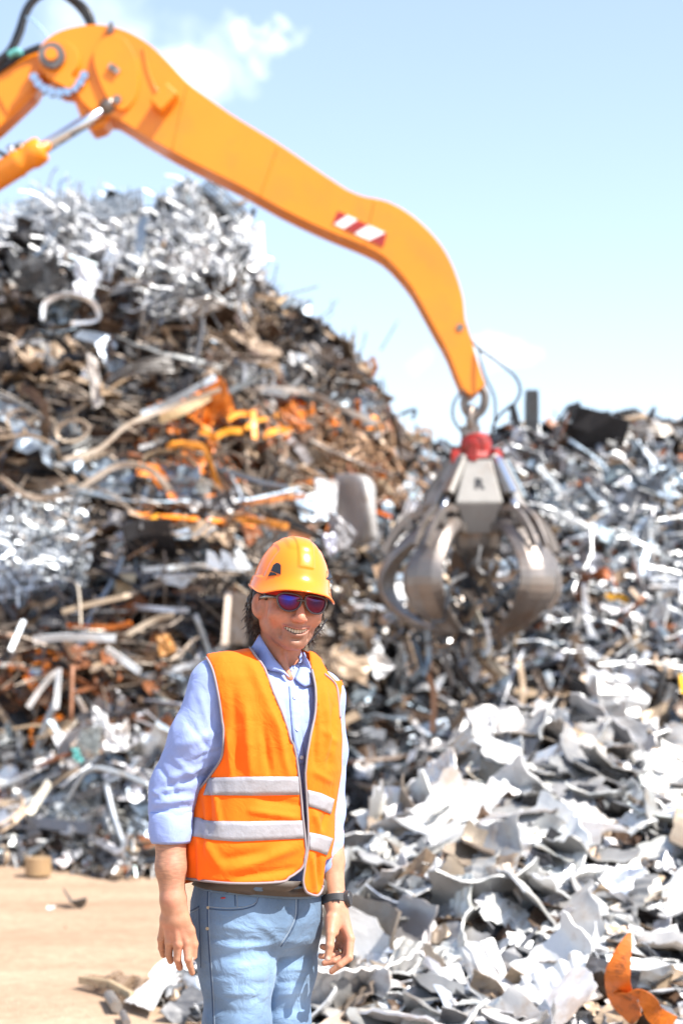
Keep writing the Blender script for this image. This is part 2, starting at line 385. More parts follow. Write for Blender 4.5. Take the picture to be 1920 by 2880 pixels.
def g_can(r=.08, h=.16):
    n = 14; rows = []
    for (rr, z) in ((r * .75, -h / 2 + .01), (r * .95, -h / 2), (r, -h / 2), (r, 0), (r * 1.03, h / 2), (r * .95, h / 2), (r * .93, -h * .3), (0.001, -h * .3)):
        rows.append([Vector((rr * math.cos(2 * math.pi * k / n) * (1 + .06 * math.sin(k * 2 + z * 20)), rr * math.sin(2 * math.pi * k / n), z)) for k in range(n)])
    v = [p for r_ in rows for p in r_]; f = []
    for j in range(len(rows) - 1):
        for k in range(n): a = j * n + k; b = j * n + (k + 1) % n; f.append((a, b, b + n, a + n))
    f.append(tuple(range(n - 1, -1, -1))); return v, f
def g_coil(r=.14, turns=3, w=.007):
    p = []
    for i in range(turns * 12 + 1):
        a = i * 2 * math.pi / 12; rr = r * (1 + .3 * noise.noise(Vector((i * .21, r * 10, 3)))); p.append(Vector((rr * math.cos(a), rr * math.sin(a) * .8, .05 * noise.noise(Vector((i * .3, 1, 1)))+ i * .002)))
    return sweep(p, circle(w, 4))

def lib(gen, n, mat=M_SCRAP, name='scrap', smooth=False):
    out = []
    for _ in range(n):
        v, f = gen(); me = bpy.data.meshes.new(name); me.from_pydata([tuple(p) for p in v], [], f); me.update(); me.materials.append(mat)
        if smooth == 'angle':
            me.polygons.foreach_set('use_smooth', [True] * len(me.polygons)); me.set_sharp_from_angle(angle=R(48)); out.append(me); continue
        if smooth: me.polygons.foreach_set('use_smooth', [True] * len(me.polygons))
        out.append(me)
    return out
U = random.uniform
KINDS = {
 'metal_strip': (lib(lambda: g_strip(U(.6, 1.2), U(.04, .1), .006, U(.4, 1.6)), 16), 'strip', 'bent {c} metal strip'),
 'metal_pipe': (lib(lambda: g_pipe(U(.6, 1.2), U(.012, .028), U(.2, 1.2)), 10, smooth=True), 'pipe', 'bent {c} metal pipe'),
 'angle_bar': (lib(lambda: g_angle(U(.6, 1.2), U(.04, .08)), 8), 'bar', '{c} angle bar'),
 'metal_channel': (lib(lambda: g_channel(U(.5, 1.1), U(.07, .12), U(.04, .07)), 8), 'channel', '{c} channel section'),
 'sheet_scrap': (lib(lambda: g_sheet(U(.35, .7), U(.2, .4), U(-1.6, 1.6), U(.01, .035)), 16), 'sheet', 'crumpled {c} sheet'),
 'bar_lattice': (lib(lambda: g_frame(U(.5, .9), U(.25, .45), U(.03, .06), random.choice((1, 2, 3))), 6), 'lattice', '{c} flat bar lattice'),
 'long_bar': (lib(lambda: g_strip(U(1.2, 2.6), U(.02, .07), .02, U(.3, 1.3), 14, .9), 14), 'bar', 'long {c} bar'),
 'pressed_sheet': (lib(lambda: g_sheet(U(.9, 1.8), U(.3, .6), U(-.9, .9), U(.05, .10), .008, 18, 7, .2), 12), 'sheet', 'crushed {c} sheet'),
 'metal_ring': (lib(lambda: g_ring(U(.1, .18), U(.012, .03), U(.02, .06)), 5), 'ring', '{c} metal ring'),
 'wire_coil': (lib(lambda: g_coil(U(.1, .22), random.choice((2, 3, 4)), U(.004, .009)), 6), 'wire coil', 'loose {c} wire coil'),
}
COLS = {  # name: (colour, metallic)
 'silver': ((.52, .53, .55), .9), 'steel blue': ((.25, .30, .35), .85), 'dark grey': ((.035, .035, .038), .4), 'brown': ((.085, .05, .03), .15),
 'rusty': ((.25, .09, .035), .1), 'bright orange': ((.70, .20, .02), .05), 'tan': ((.34, .25, .17), .15), 'white': ((.62, .62, .62), .35), 'mid grey': ((.16, .16, .165), .6),
 'teal': ((.12, .33, .33), .2), 'yellow': ((.8, .5, .04), 0), 'pale blue': ((.40, .50, .60), .3), 'red': ((.5, .05, .03), .0)}
def zone(px, py):
    """name, colour weights, along (0 random .. 1 horizontal)"""
    if px < 1000 - .0 * py and not (px > 930 and py > 1500):
        if px < 240 and 1400 < py < 1680: return 'silvery bale at the left edge', dict(silver=5, **{'pale blue': 3, 'steel blue': 2, 'white': 2}), .1
        if py < 760: return 'shiny top of the left heap', dict(silver=6, white=2, **{'steel blue': 3, 'mid grey': 3, 'dark grey': 2, 'brown': 1, 'tan': 1}), .3
        if py < 900: return 'grey layer under the shiny top', dict(silver=3, white=1, **{'steel blue': 3, 'mid grey': 4, 'dark grey': 5, 'brown': 3, 'tan': 2}), .5
        if py < 1140: return 'dark layers of the left heap', dict(brown=6, tan=2, silver=1, **{'dark grey': 8, 'mid grey': 3, 'steel blue': 1}), .9
        if py < 1400 and px > 430: return 'orange part of the left heap', dict(rusty=5, tan=5, brown=4, silver=1, **{'bright orange': 6, 'white': 1, 'mid grey': 1, 'dark grey': 2}), .6
        if py < 1400: return 'dark layers at the left edge', dict(brown=5, tan=3, **{'dark grey': 8, 'mid grey': 2, 'steel blue': 1}), .85
        if py < 1500: return 'rusty band of the left heap', dict(rusty=3, tan=2, brown=3, **{'bright orange': 3, 'dark grey': 4, 'steel blue': 2}), .85
        if py < 1700: return 'band behind the hard hat', dict(silver=2, brown=2, white=1, **{'dark grey': 5, 'steel blue': 4, 'pale blue': 1}), .85
        if py < 1850: return 'dark band left of the head', dict(brown=5, tan=2, silver=1, rusty=4, **{'dark grey': 9, 'bright orange': 1, 'steel blue': 1}), .8
        if py < 2080 and px < 480: return 'brown scrap left of the shoulder', dict(rusty=6, brown=6, tan=2, white=1, silver=1, **{'dark grey': 5, 'bright orange': 2}), .15
        return 'pale foot of the left heap', dict(silver=5, white=4, tan=3, brown=1, **{'mid grey': 3, 'steel blue': 3, 'rusty': 1, 'pale blue': 1}), .2
    if px < 1130: 
        if py < 1450: return 'rusty saddle between the two heaps', dict(tan=4, brown=4, rusty=3, silver=2, **{'mid grey': 3, 'bright orange': 1}), .4
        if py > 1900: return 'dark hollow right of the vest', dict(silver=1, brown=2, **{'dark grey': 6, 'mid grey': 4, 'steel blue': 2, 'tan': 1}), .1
        return 'scrap left of the grapple', dict(silver=4, tan=3, white=3, brown=2, **{'mid grey': 3, 'dark grey': 2, 'steel blue': 2}), .1
    if py < 1330: return 'dark ridge of the right heap', dict(silver=2, tan=2, brown=2, **{'dark grey': 5, 'mid grey': 5, 'steel blue': 2, 'rusty': 1}), .4
    if py < 1560: return 'blue grey upper right heap', dict(silver=6, white=1, brown=1, rusty=1, **{'steel blue': 6, 'dark grey': 3, 'mid grey': 3, 'tan': 1, 'pale blue': 2}), .1
    if py < 1820: return 'glinting middle of the right heap', dict(silver=6, white=2, tan=3, rusty=1, brown=1, **{'steel blue': 4, 'mid grey': 4, 'dark grey': 2}), .1
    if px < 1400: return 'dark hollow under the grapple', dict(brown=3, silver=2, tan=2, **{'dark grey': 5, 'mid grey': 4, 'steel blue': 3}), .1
    return 'foot of the right heap', dict(tan=4, silver=4, brown=3, **{'mid grey': 3, 'steel blue': 3, 'dark grey': 2}), .1
def pick(w):
    ks = list(w); return random.choices(ks, [w[k] for k in ks])[0]
def project(p): return 960 + F * p.x / p.y, HY - F * (p.z - CZ) / p.y
def orient(nrm, along, tilt, inplane=None):
    """matrix whose X lies in the surface (horizontal when along=1), Z about the normal"""
    h = Vector((1, 0, 0)); h = (h - nrm * h.dot(nrm)).normalized(); v = nrm.cross(h)
    a = random.gauss(0, .22) if random.random() < along else U(0, 2 * math.pi)
    if inplane is not None: a = inplane
    x = h * math.cos(a) + v * math.sin(a)
    x = (x + nrm * random.gauss(0, tilt)).normalized(); z = nrm - x * nrm.dot(x); z.normalize()
    y = z.cross(x); b = random.gauss(0, tilt * 1.6)
    z2 = z * math.cos(b) + y * math.sin(b); y2 = z2.cross(x)
    return Matrix((x, y2, z2)).transposed()
def jitter(c, s=.16): k = math.exp(random.gauss(0, s)); return tuple(min(.92, max(.01, q * k * (1 + random.gauss(0, .012)))) for q in c)

# stuff: thousands of small fragments in one mesh per heap
def fragments(name, heap, px0, px1, n, t0, t1, size, label, palette=None, shapes=None):
    shapes = shapes or [g_strip(1, .13, .02, 1.2, 4), g_strip(1, .09, .02, .8, 4), g_strip(1, .2, .02, 1.8, 4), g_strip(1, .05, .04, 2.2, 6), g_pipe(1, .035, .5, 4, 5), g_angle(1, .12, .02, .2, 2), g_sheet(.6, .5, 1.2, .05, .01, 3, 3), g_sheet(.6, .35, -1.5, .07, .01, 4, 3), g_sheet(.8, .5, .4, .09, .01, 4, 3)]
    arr = [(np.array([tuple(p) for p in v]), f) for v, f in shapes]
    V = []; Fc = []; C = []; off = 0
    for _ in range(n):
        px = U(px0, px1); t = t0 + (t1 - t0) * random.random()
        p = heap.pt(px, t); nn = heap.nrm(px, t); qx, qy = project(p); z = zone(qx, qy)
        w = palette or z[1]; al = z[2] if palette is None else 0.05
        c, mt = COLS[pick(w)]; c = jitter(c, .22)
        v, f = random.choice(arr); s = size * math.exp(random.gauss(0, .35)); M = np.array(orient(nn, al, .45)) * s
        vv = v @ M.T + np.array(p + nn * U(-.05, .09) * min(1.5, size * 3)); V.append(vv)
        Fc += [tuple(i + off for i in q) for q in f]; off += len(v); C.append(np.tile(np.array([*c, mt]), (len(v), 1)))
    V = np.concatenate(V); C = np.concatenate(C)
    me = bpy.data.meshes.new(name); me.from_pydata(V.tolist(), [], Fc); me.update()
    at_ = me.color_attributes.new('tint', 'FLOAT_COLOR', 'POINT'); at_.data.foreach_set('color', C.astype(np.float32).ravel())
    return tag(link(name, me, M_FRAG), label, kind='stuff')
fragments('small_scrap', far, -520, 2300, 11500, .02, 1.03, .34, 'small mixed scrap metal packed over both tall heaps')
fragments('loose_crumbs', far, -100, 700, 900, -.02, .12, .12, 'fine metal crumbs along the foot of the left heap')
NEARPAL = dict(white=6, silver=6, tan=2, brown=2, **{'mid grey': 6, 'dark grey': 2})
NSH = [g_sheet(1, .6, U(-1.6, 1.6), .05, .014, 5, 4) for _ in range(6)] + [g_strip(1, .25, .02, 1.2, 5)]
fragments('small_offcuts', near, 560, 2300, 3700, .0, 1.03, .16, 'small torn aluminium pieces filling the near heap', NEARPAL, NSH)
fragments('offcut_crumbs', near, 470, 900, 700, -.02, 1.0, .09, 'fine aluminium crumbs behind the man\'s legs', NEARPAL, NSH)

# countable pieces: one object each
ORD = []; CN = {'mid grey': 'grey', 'bright orange': 'orange', 'steel blue': 'bluish', 'pale blue': 'light-blue', 'dark grey': 'dark-grey'}
def where(qx, qy): return ''
def place_kind(kind, n, heap, px0, px1, t0, t1, s0, s1, lift=.05):
    meshes, cat, lab = KINDS[kind]
    for _ in range(n):
        px = U(px0, px1); t = U(t0, t1); p = heap.pt(px, t); nn = heap.nrm(px, t); q = project(p)
        if not (-60 < q[0] < 1980 and 380 < q[1] < 2560): continue
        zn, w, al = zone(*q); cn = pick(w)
        if kind in ('long_bar', 'pressed_sheet'): al = 1; cn = random.choice(['dark grey', 'brown', 'tan', 'mid grey', 'dark grey', 'steel blue'])
        if kind in ('long_bar', 'pressed_sheet') and q[1] > 1880: continue
        if kind == 'pressed_sheet' and (q[1] < 790 or (420 < q[0] and 1130 < q[1] < 1480 and random.random() < .8)): continue
        c, mt = COLS[cn]
        o = bpy.data.objects.new(kind, random.choice(meshes)); COL.objects.link(o)
        s = U(s0, s1); M = (orient(nn, 1, .08) if t > .86 else orient(nn, al, .3)).to_4x4(); o.matrix_world = Matrix.Translation(p + nn * U(-.02, lift * 2)) @ M @ Matrix.Scale(s, 4)
        tips = [project(o.matrix_world @ Vector(b_)) for b_ in o.bound_box]
        if any(ty < np.interp(tx, [r_[0] for r_ in FAR_R], [r_[1] for r_ in FAR_R]) - 75 for tx, ty in tips): bpy.data.objects.remove(o); continue
        o.color = (*jitter(c), mt)
        ORD.append((o, lab.format(c=CN.get(cn, cn)), zn, s, s0, s1, kind))
def slant(o):
    x = o.matrix_world.to_3x3() @ Vector((1, 0, 0)); x.normalize(); a = math.degrees(math.atan2(x.z, x.x)); a = (a + 90) % 180 - 90
    if abs(x.y) > .85: return 'end on'
    return 'level' if abs(a) < 18 else 'right-rising' if 0 < a < 65 else 'right-falling' if -65 < a < 0 else 'upright'
def relabel(items):
    """items: (object, what it looks like, zone text, category, group): gives each its own label where it can"""
    by = {}
    for it in items: by.setdefault((it[1], it[2]), []).append(it)
    for (w, zt), L_ in by.items():
        n = len(L_)
        if n == 1: words_ = ['']
        else:
            L_.sort(key=lambda it: project(it[0].location)[0])
            words_ = {2: ['leftmost ', 'rightmost '], 3: ['leftmost ', 'middle ', 'rightmost '], 4: ['leftmost ', 'second-leftmost ', 'third-leftmost ', 'rightmost ']}.get(n, (['leftmost ', 'second-leftmost ', 'third-leftmost ', 'fourth-leftmost ', 'fifth-leftmost ', 'sixth-leftmost '] + ['middle '] * n)[:n - 1] + ['rightmost '])
        for it, pre in zip(L_, words_): tag(it[0], pre + w + ' in the ' + zt if it[5] else pre + w + ' ' + zt, it[3], it[4])
place_kind('metal_strip', 290, far, -60, 1980, .03, 1.0, .7, 1.5)
place_kind('metal_pipe', 150, far, -60, 1980, .03, 1.0, .6, 1.3)
place_kind('angle_bar', 130, far, -60, 1980, .03, 1.0, .6, 1.3)
place_kind('metal_channel', 110, far, -60, 1980, .03, 1.0, .6, 1.3)
place_kind('sheet_scrap', 260, far, -60, 1980, .03, 1.0, .6, 1.25)
place_kind('long_bar', 110, far, -60, 900, .2, .95, .7, 1.2, .10)
place_kind('pressed_sheet', 130, far, -60, 930, .2, .97, .6, 1.15, .06)
place_kind('bar_lattice', 40, far, -60, 1980, .1, 1.0, .7, 1.3)
place_kind('metal_ring', 22, far, -60, 1980, .05, 1.0, .6, 1.5)
place_kind('wire_coil', 60, far, -60, 1980, .05, 1.02, .7, 1.8)

def size_word(s, a, b): u = (s - a) / (b - a); return 'small' if u < .33 else 'medium' if u < .66 else 'large'
relabel([(o, '%s %s %s' % (size_word(s, a, b), slant(o), w), zn, KINDS[kd][1], '%ss in the %s' % (KINDS[kd][1], zn), True) for o, w, zn, s, a, b, kd in ORD])
# near heap: large pale aluminium sheets
M_ALU = pbr('oxidised_aluminium', (.74, .74, .73), .42, .45, var=.14, scale=10, dirt=(.30, .22, .15), dirt_amt=.55, dscale=5, bump=.35, bscale=45)
def alu_mat():
    m = scrapmat('aluminium_offcut', 'object'); return m
M_ALUO = alu_mat()
ALU = lib(lambda: g_sheet(U(.34, .56), U(.20, .32), U(-1.5, 1.5) * random.choice((.4, 1)), U(.006, .022), .011, 12, 9, .14), 24, M_ALUO, 'offcut', 'angle')
ALUR = lib(lambda: g_sheet(U(.34, .46), U(.2, .28), U(-.9, .9), .014, .009, 56, 6, .10, rib=.005), 7, M_ALUO, 'offcut')
def near_zone(qx, qy):
    v = 'crest' if qy < 2150 else 'upper slope' if qy < 2350 else 'middle' if qy < 2560 else 'lower slope' if qy < 2740 else 'foot of the slope'
    h = 'near the man' if qx < 1150 else 'below the grapple' if qx < 1430 else 'right of grapple' if qx < 1700 else 'by the right edge'
    return v, h
cnt = 0; NEAR_ITEMS = []
for k in range(340):
    if cnt >= 290: break
    px = U(760, 2000); t = random.random() ** .9 * 1.04; p = near.pt(px, t); nn = near.nrm(px, t); q = project(p)
    if not (850 < q[0] < 1990 and 1900 < q[1] < 2960): continue
    if 1640 < q[0] < 1930 and 2590 < q[1] < 3050: continue
    cnt += 1
    ribbed = random.random() < .22
    o = bpy.data.objects.new('aluminium_offcut', random.choice(ALUR if ribbed else ALU)); COL.objects.link(o)
    s = U(.65, 1.2); tl = .30 if t < .8 else .42
    o.matrix_world = Matrix.Translation(p + nn * U(.0, .09)) @ orient(nn, .0, tl).to_4x4() @ Matrix.Scale(s, 4)
    r_ = random.random()
    if r_ < .5: o.color = (*jitter((.64, .63, .61), .12), .25); cn = 'white'
    elif r_ < .90: o.color = (*jitter((.36, .35, .34), .15), .4); cn = 'grey'
    else: o.color = (*jitter((.22, .175, .135), .15), .35); cn = 'tan'
    zv, zh = near_zone(*q); NEAR_ITEMS.append((o, '%s %s %s%saluminium sheet' % (size_word(s, .65, 1.2), slant(o), cn, ' ribbed ' if ribbed else ' '), 'on the %s %s' % (zv, zh), 'metal sheet', 'offcuts on the %s of the near heap %s' % (zv, zh), False))
relabel(NEAR_ITEMS)

fragments('pebbles', Heap([(-900, 2440, 13), (3000, 2440, 13)], [(-900, 7), (3000, 7)], lambda t, px: 0 * t, 0, 1), -200, 900, 1100, .0, 1.0, .026, 'tiny stones and flakes scattered over the sandy yard', dict(tan=4, brown=3, white=1, silver=1), NSH)
# ---------------------------------------------------------------- single pieces one can point to
def bvh_of(o):
    me = o.data; return BVHTree.FromPolygons([o.matrix_world @ v.co for v in me.vertices], [tuple(p.vertices) for p in me.polygons])
B_FAR = bvh_of(bpy.data.objects['scrap_mound']); B_NEAR = bvh_of(bpy.data.objects['offcut_mound'])
def hit(px, py, bv=None, lift=.3, default=20.3):
    d = Vector(((px - 960) / F, 1, -(py - HY) / F)); h = (bv or B_FAR).ray_cast(Vector((0, 0, CZ)), d.normalized())
    Y = h[0].y if h[0] is not None else default
    return at(px, py, Y - lift)
def flat_sweep(path, w, t, tilt=0, ws=None):
    path = [Vector(p) for p in path]; T, _, _ = frames(path); V = []; Fc = []
    for i, p in enumerate(path):
        s = T[i].cross(Vector((0, 1, 0)))
        s = s.normalized() if s.length > .05 else Vector((0, 0, 1)); d = T[i].cross(s)
        tl = tilt if not isinstance(tilt, (list, tuple)) else tilt[i]
        s2 = s * math.cos(tl) + d * math.sin(tl); d2 = T[i].cross(s2); k = 1 if ws is None else ws[i]
        for a, b in ((-w / 2, -t / 2), (w / 2, -t / 2), (w / 2, t / 2), (-w / 2, t / 2)): V.append(p + s2 * a * k + d2 * b)
    n = len(path)
    for i in range(n - 1):
        for c in range(4): e = (c + 1) % 4; Fc.append((i * 4 + c, i * 4 + e, (i + 1) * 4 + e, (i + 1) * 4 + c))
    Fc += [(3, 2, 1, 0), tuple(range(4 * n - 4, 4 * n))]; return V, Fc
def place(name, v, f, colr, mt, label, cat, group=None, smooth=False, mat=None):
    v = [Vector(p) for p in v]; c = sum(v, Vector()) / len(v)
    o = mesh(name, [p - c for p in v], f, mat or M_SCRAP, smooth=smooth); o.location = c; o.color = (*colr, mt); fixn(o)
    return tag(o, label, cat, group)
def hstrip(name, pts, wpx, col, label, cat, bv=None, lift=.3, tilt=.3, t=.012, ws=None, cs=None, group=None, Y=None):
    p3 = [at(x, y, Y) if Y else hit(x, y, bv, lift) for x, y in pts]
    if not Y:
        # keep the piece stiff: depths follow a straight line between its ends
        y0, y1 = p3[0].y, p3[-1].y; ym = min(p.y for p in p3)
        y0 = min(y0, ym + .5); y1 = min(y1, ym + .5); n = len(p3)
        p3 = [at(x, y, y0 + (y1 - y0) * i / max(1, n - 1)) for i, (x, y) in enumerate(pts)]
    w = wpx / F * p3[0].y; path = catmull(p3, 5) if len(p3) > 2 else [p3[0].lerp(p3[1], i / 4) for i in range(5)]
    if ws is not None: ws = list(np.interp(np.linspace(0, 1, len(path)), np.linspace(0, 1, len(ws)), ws))
    if cs: v, f = sweep(path, circle(w / 2, 8))
    else:
        tw = [tilt + .25 * math.sin(i * .6 + len(label)) for i in range(len(path))]; v, f = flat_sweep(path, w, t, tw, ws)
    c, mt = COLS[col] if isinstance(col, str) else col
    return place(name, v, f, c, mt, label, cat, group, smooth=bool(cs))
def hquad(name, q, col, label, cat, bv=None, lift=.3, bulge=.0, crump=.015, depth=(0, 0, 0, 0), T=.01, nx=9, ny=9, Y=None, rib=0, ribn=8, ribv=False, mat=None):
    c3 = [at(x, y, Y) if Y else hit(x, y, bv, lift) for x, y in q]; ym = sum(p.y for p in c3) / 4
    c3 = [at(x, y, ym + d) for (x, y), d in zip(q, depth)]; rows = []; sd = len(label) * 1.7
    for j in range(ny + 1):
        r = []; v = j / ny
        for i in range(nx + 1):
            u = i / nx; uu = u + (.02 * noise.noise(Vector((v * 6, sd, i))) if i in (0, nx) else 0); vv = v + (.02 * noise.noise(Vector((u * 6, sd, j))) if j in (0, ny) else 0)
            p = c3[0] * (1 - uu) * (1 - vv) + c3[1] * uu * (1 - vv) + c3[2] * uu * vv + c3[3] * (1 - uu) * vv
            b = 4 * u * (1 - u); p = p + Vector((0, -1, .3)) * (bulge * b) + Vector((0, -1, 0)) * crump * (noise.noise(Vector((u * 4, v * 4, sd))) + .7 * noise.noise(Vector((u * 11, v * 11, sd)))) * 2
            if rib: p = p + Vector((0, -1, .2)) * rib * math.sin((v if ribv else u) * 2 * math.pi * ribn)
            r.append(p)
        rows.append(r)
    v, f = solid_grid(rows, nx, ny, T); c, mt = COLS[col] if isinstance(col, str) else col
    return place(name, v, f, c, mt, label, cat, mat=mat)

# right ridge
hstrip('steel_post', [(1494, 1215), (1494, 1098)], 34, 'dark grey', 'dark upright steel post, tallest piece on the right ridge', 'post', Y=21.3, t=.12, tilt=0)
hstrip('steel_post', [(1632, 1205), (1610, 1136)], 40, 'dark grey', 'short dark post leaning left on the right ridge', 'post', Y=21.3, t=.12, tilt=0)
hstrip('steel_post', [(1470, 1240), (1452, 1190), (1438, 1138)], 20, 'dark grey', 'thin dark leaning post between the hose and the tall post', 'post', Y=21.2, t=.1, tilt=0)
hquad('rust_plate', [(1675, 1185), (1745, 1185), (1750, 1240), (1672, 1222)], ((.60, .25, .10), .05), 'flat orange rust plate on the crest of the right heap', 'plate', Y=21.1)
hstrip('rust_bar', [(1732, 1185), (1738, 1265)], 24, ((.62, .27, .12), .05), 'short upright orange bar beside the orange plate on the right crest', 'bar', Y=21.05)
hquad('metal_box', [(1725, 1162), (1785, 1148), (1825, 1172), (1735, 1185)], 'dark grey', 'flattened dark box on the crest of the right heap', 'box', Y=21.2, bulge=.03)
hstrip('pale_tube', [(1745, 1185), (1815, 1172)], 20, 'tan', 'pale cream tube lying across the dark box on the right crest', 'tube', Y=20.9, cs=1)
hquad('bent_sheet', [(1780, 1205), (1880, 1195), (1905, 1235), (1790, 1232)], ((.5, .45, .4), .3), 'pale bent panel right of the orange plate on the crest', 'panel', Y=20.9, bulge=.08)
hquad('bent_sheet', [(1500, 1248), (1565, 1232), (1600, 1256), (1510, 1268)], 'mid grey', 'grey folded panel under the dark posts on the right ridge', 'panel', Y=20.9, bulge=.12)
hstrip('metal_bar', [(1432, 1270), (1500, 1335), (1545, 1380)], 16, 'silver', 'shiny diagonal bar pointing down right of the grapple top', 'bar')
hstrip('metal_bar', [(1680, 1245), (1705, 1310), (1745, 1335)], 18, 'silver', 'glinting bent bar below the orange plate', 'bar')
hstrip('metal_bar', [(1600, 1440), (1690, 1370)], 20, 'pale blue', 'pale blue bar rising to the right on the upper right heap', 'bar')
hstrip('rust_bar', [(1545, 1395), (1670, 1340)], 22, ((.38, .16, .08), .1), 'rusty brown bar above the pale blue bar', 'bar')
hstrip('bent_tube', [(1672, 1490), (1650, 1520), (1665, 1550), (1690, 1563), (1712, 1550), (1731, 1520)], 15, ((.9, .92, .92), .5), 'bright white tube bent into a U on the right heap', 'tube', cs=1, lift=.6)
hquad('rust_drum', [(1660, 1615), (1715, 1605), (1735, 1655), (1690, 1670)], ((.45, .13, .04), .05), 'rounded rust red plate right of the grapple tines', 'plate', bulge=.15, lift=.5)
hstrip('yellow_bar', [(1700, 1678), (1735, 1680), (1765, 1692)], 18, ((.85, .42, .03), 0), 'small yellow bar under the rust red plate', 'bar', lift=.6)
fr = [hstrip('frame_bar', [a, b], 13, ((.88, .9, .92), .3), 'x', 'frame', lift=.6, t=.04) for a, b in (((1826, 1630), (1925, 1630)), ((1826, 1654), (1925, 1654)), ((1918, 1632), (1918, 1700)))]
fr0 = empty('white_box_section', fr[0].location, 'white rectangular frame at the right edge of the heap', 'frame')
for o in fr:
    for k in ('label', 'category'): del o[k]
    child(o, fr0)
hstrip('metal_bar', [(1740, 1545), (1790, 1400)], 18, 'mid grey', 'grey pole rising steeply right of the U shaped tube', 'pole', cs=1)
hstrip('metal_bar', [(1795, 1640), (1815, 1560), (1830, 1520)], 16, ((.6, .72, .85), .5), 'bluish bar standing between the U tube and the white frame', 'bar', lift=.5)
hstrip('metal_pole', [(1540, 1540), (1690, 1450)], 16, 'tan', 'tan pole slanting up towards the pale blue bar', 'pole', cs=1, lift=.4)
hquad('crushed_block', [(1690, 1900), (1768, 1925), (1745, 2040), (1650, 1990)], ((.75, .75, .75), .6), 'pale crushed aluminium block above the near heap', 'block', lift=.7, crump=.05, T=.25)
hstrip('metal_pole', [(1395, 2035), (1440, 1900), (1470, 1830)], 10, 'silver', 'thin bright pole rising from the near heap towards the tines', 'pole', cs=1, lift=.5)
hstrip('metal_bar', [(1680, 1870), (1745, 1805)], 12, 'tan', 'thin tan rod crossing above the crushed block', 'rod', lift=.4, cs=1)
hstrip('tan_sheet', [(1750, 1800), (1825, 1830)], 22, 'tan', 'short pale bar lying right of the tan rod', 'bar', lift=.4)
hstrip('yellow_plate', [(1917, 1900), (1921, 1950)], 16, ((.85, .5, .02), 0), 'yellow plate cut by the right edge of the picture', 'plate', lift=.8)
hstrip('white_lattice', [(1640, 1640), (1655, 1760), (1680, 1800)], 16, 'white', 'pale twisted strip dropping down right of the tines', 'strip', lift=.5)
hstrip('shiny_strip', [(1480, 1695), (1520, 1710), (1535, 1745)], 18, ((.85, .88, .9), .4), 'bright curved strip beside the right tine', 'strip', lift=.7)

# left heap
hquad('white_sheet', [(887, 1345), (950, 1352), (945, 1440), (885, 1462)], ((.86, .88, .9), .25), 'flat white sheet standing beside the curved grey cowl', 'metal sheet', lift=1.9, crump=.006)
# curved grey cowl (part of a cylinder)
cc = hit(990, 1440, lift=1.7); rows = []; k = cc.y / F
for j in range(9):
    r = []; v = j / 8
    for i in range(17):
        a = -1.2 + 2.7 * i / 16; x = 940 + 112 * math.sin(max(0, a + 1.2) / 2.7 * 1.62); sag = math.sin(v * 3.1)
        r.append(Vector(((x + 8 * v - 960) * k, cc.y - .28 * math.sin(i / 16 * 3.0) + .10 * v + .14 * sag * math.sin(i * .5), CZ - (1335 + (200 - 70 * (i / 16) ** 2) * v + 55 * (i / 16) ** 2.2 - HY) * k)))
    rows.append(r)
v, f = solid_grid(rows, 16, 8, .012); place('curved_cowl', v, f, (.52, .50, .48), .35, 'curved grey sheet metal cowl behind the hard hat', 'cowl', smooth=True)
hquad('folded_plate', [(925, 1440), (1000, 1500), (975, 1545), (930, 1570)], ((.36, .35, .36), .4), 'folded grey plate hanging under the cowl', 'plate', lift=2.0, bulge=.08)
hquad('metal_flap', [(905, 1505), (945, 1500), (942, 1555), (925, 1562)], ((.65, .66, .76), .3), 'small lilac grey flap under the white sheet', 'flap', lift=2.1)
hstrip('orange_post', [(716, 1235), (712, 1155)], 17, ((.9, .30, .02), 0), 'bright orange upright strip in the middle of the left heap', 'strip', lift=.7)
for i, (a, b, w) in enumerate([((640, 1180), (700, 1165), 16), ((690, 1205), (755, 1175), 14), ((600, 1230), (680, 1212), 18), ((740, 1225), (820, 1212), 18), ((770, 1178), (790, 1172), 16), ((480, 1250), (570, 1262), 16), ((560, 1215), (610, 1240), 16)]):
    hstrip('orange_strip', [a, ((a[0] + b[0]) / 2, (a[1] + b[1]) / 2 - 8), b], w, ((.85, .30 + .03 * (i % 3), .03), 0), ['orange strip left of the upright orange strip', 'orange strip touching the foot of the upright orange strip', 'wide orange strip above the bent orange bar', 'orange strip right of the upright orange strip', 'tiny orange scrap high right of the upright strip', 'orange strip farthest left in the orange patch', 'orange strip above the white hook'][i], 'strip', lift=.6)
hstrip('orange_bar', [(470, 1258), (560, 1250), (590, 1300), (605, 1350), (628, 1392)], 15, ((.82, .33, .05), .1), 'long bent orange bar dropping through the left heap', 'bar', lift=.6)
hstrip('orange_beam', [(640, 1425), (760, 1405), (860, 1395)], 14, ((.5, .18, .05), .1), 'long rusty beam left of the white sheet', 'beam', lift=.6)
hstrip('orange_beam', [(560, 1470), (700, 1465), (810, 1482)], 20, ((.75, .28, .05), .05), 'bright orange beam just above the hard hat', 'beam', lift=.6)
hstrip('orange_piece', [(435, 1450), (440, 1480)], 26, ((.85, .38, .03), 0), 'orange lump at the centre of the left heap', 'lump', lift=.6)
hquad('orange_flap', [(360, 1445), (395, 1440), (400, 1475), (365, 1478)], ((.85, .4, .04), 0), 'small orange flap left of the orange lump', 'flap', lift=.6)
hquad('grey_plate', [(520, 1348), (598, 1352), (590, 1390), (505, 1398)], ((.34, .34, .33), .3), 'flat grey plate left of the bent orange bar', 'plate', lift=.6, crump=.004)
hstrip('silver_bar', [(540, 1230), (600, 1300), (660, 1380), (690, 1400)], 16, 'silver', 'pale diagonal bar under the orange strips', 'bar', lift=.5)
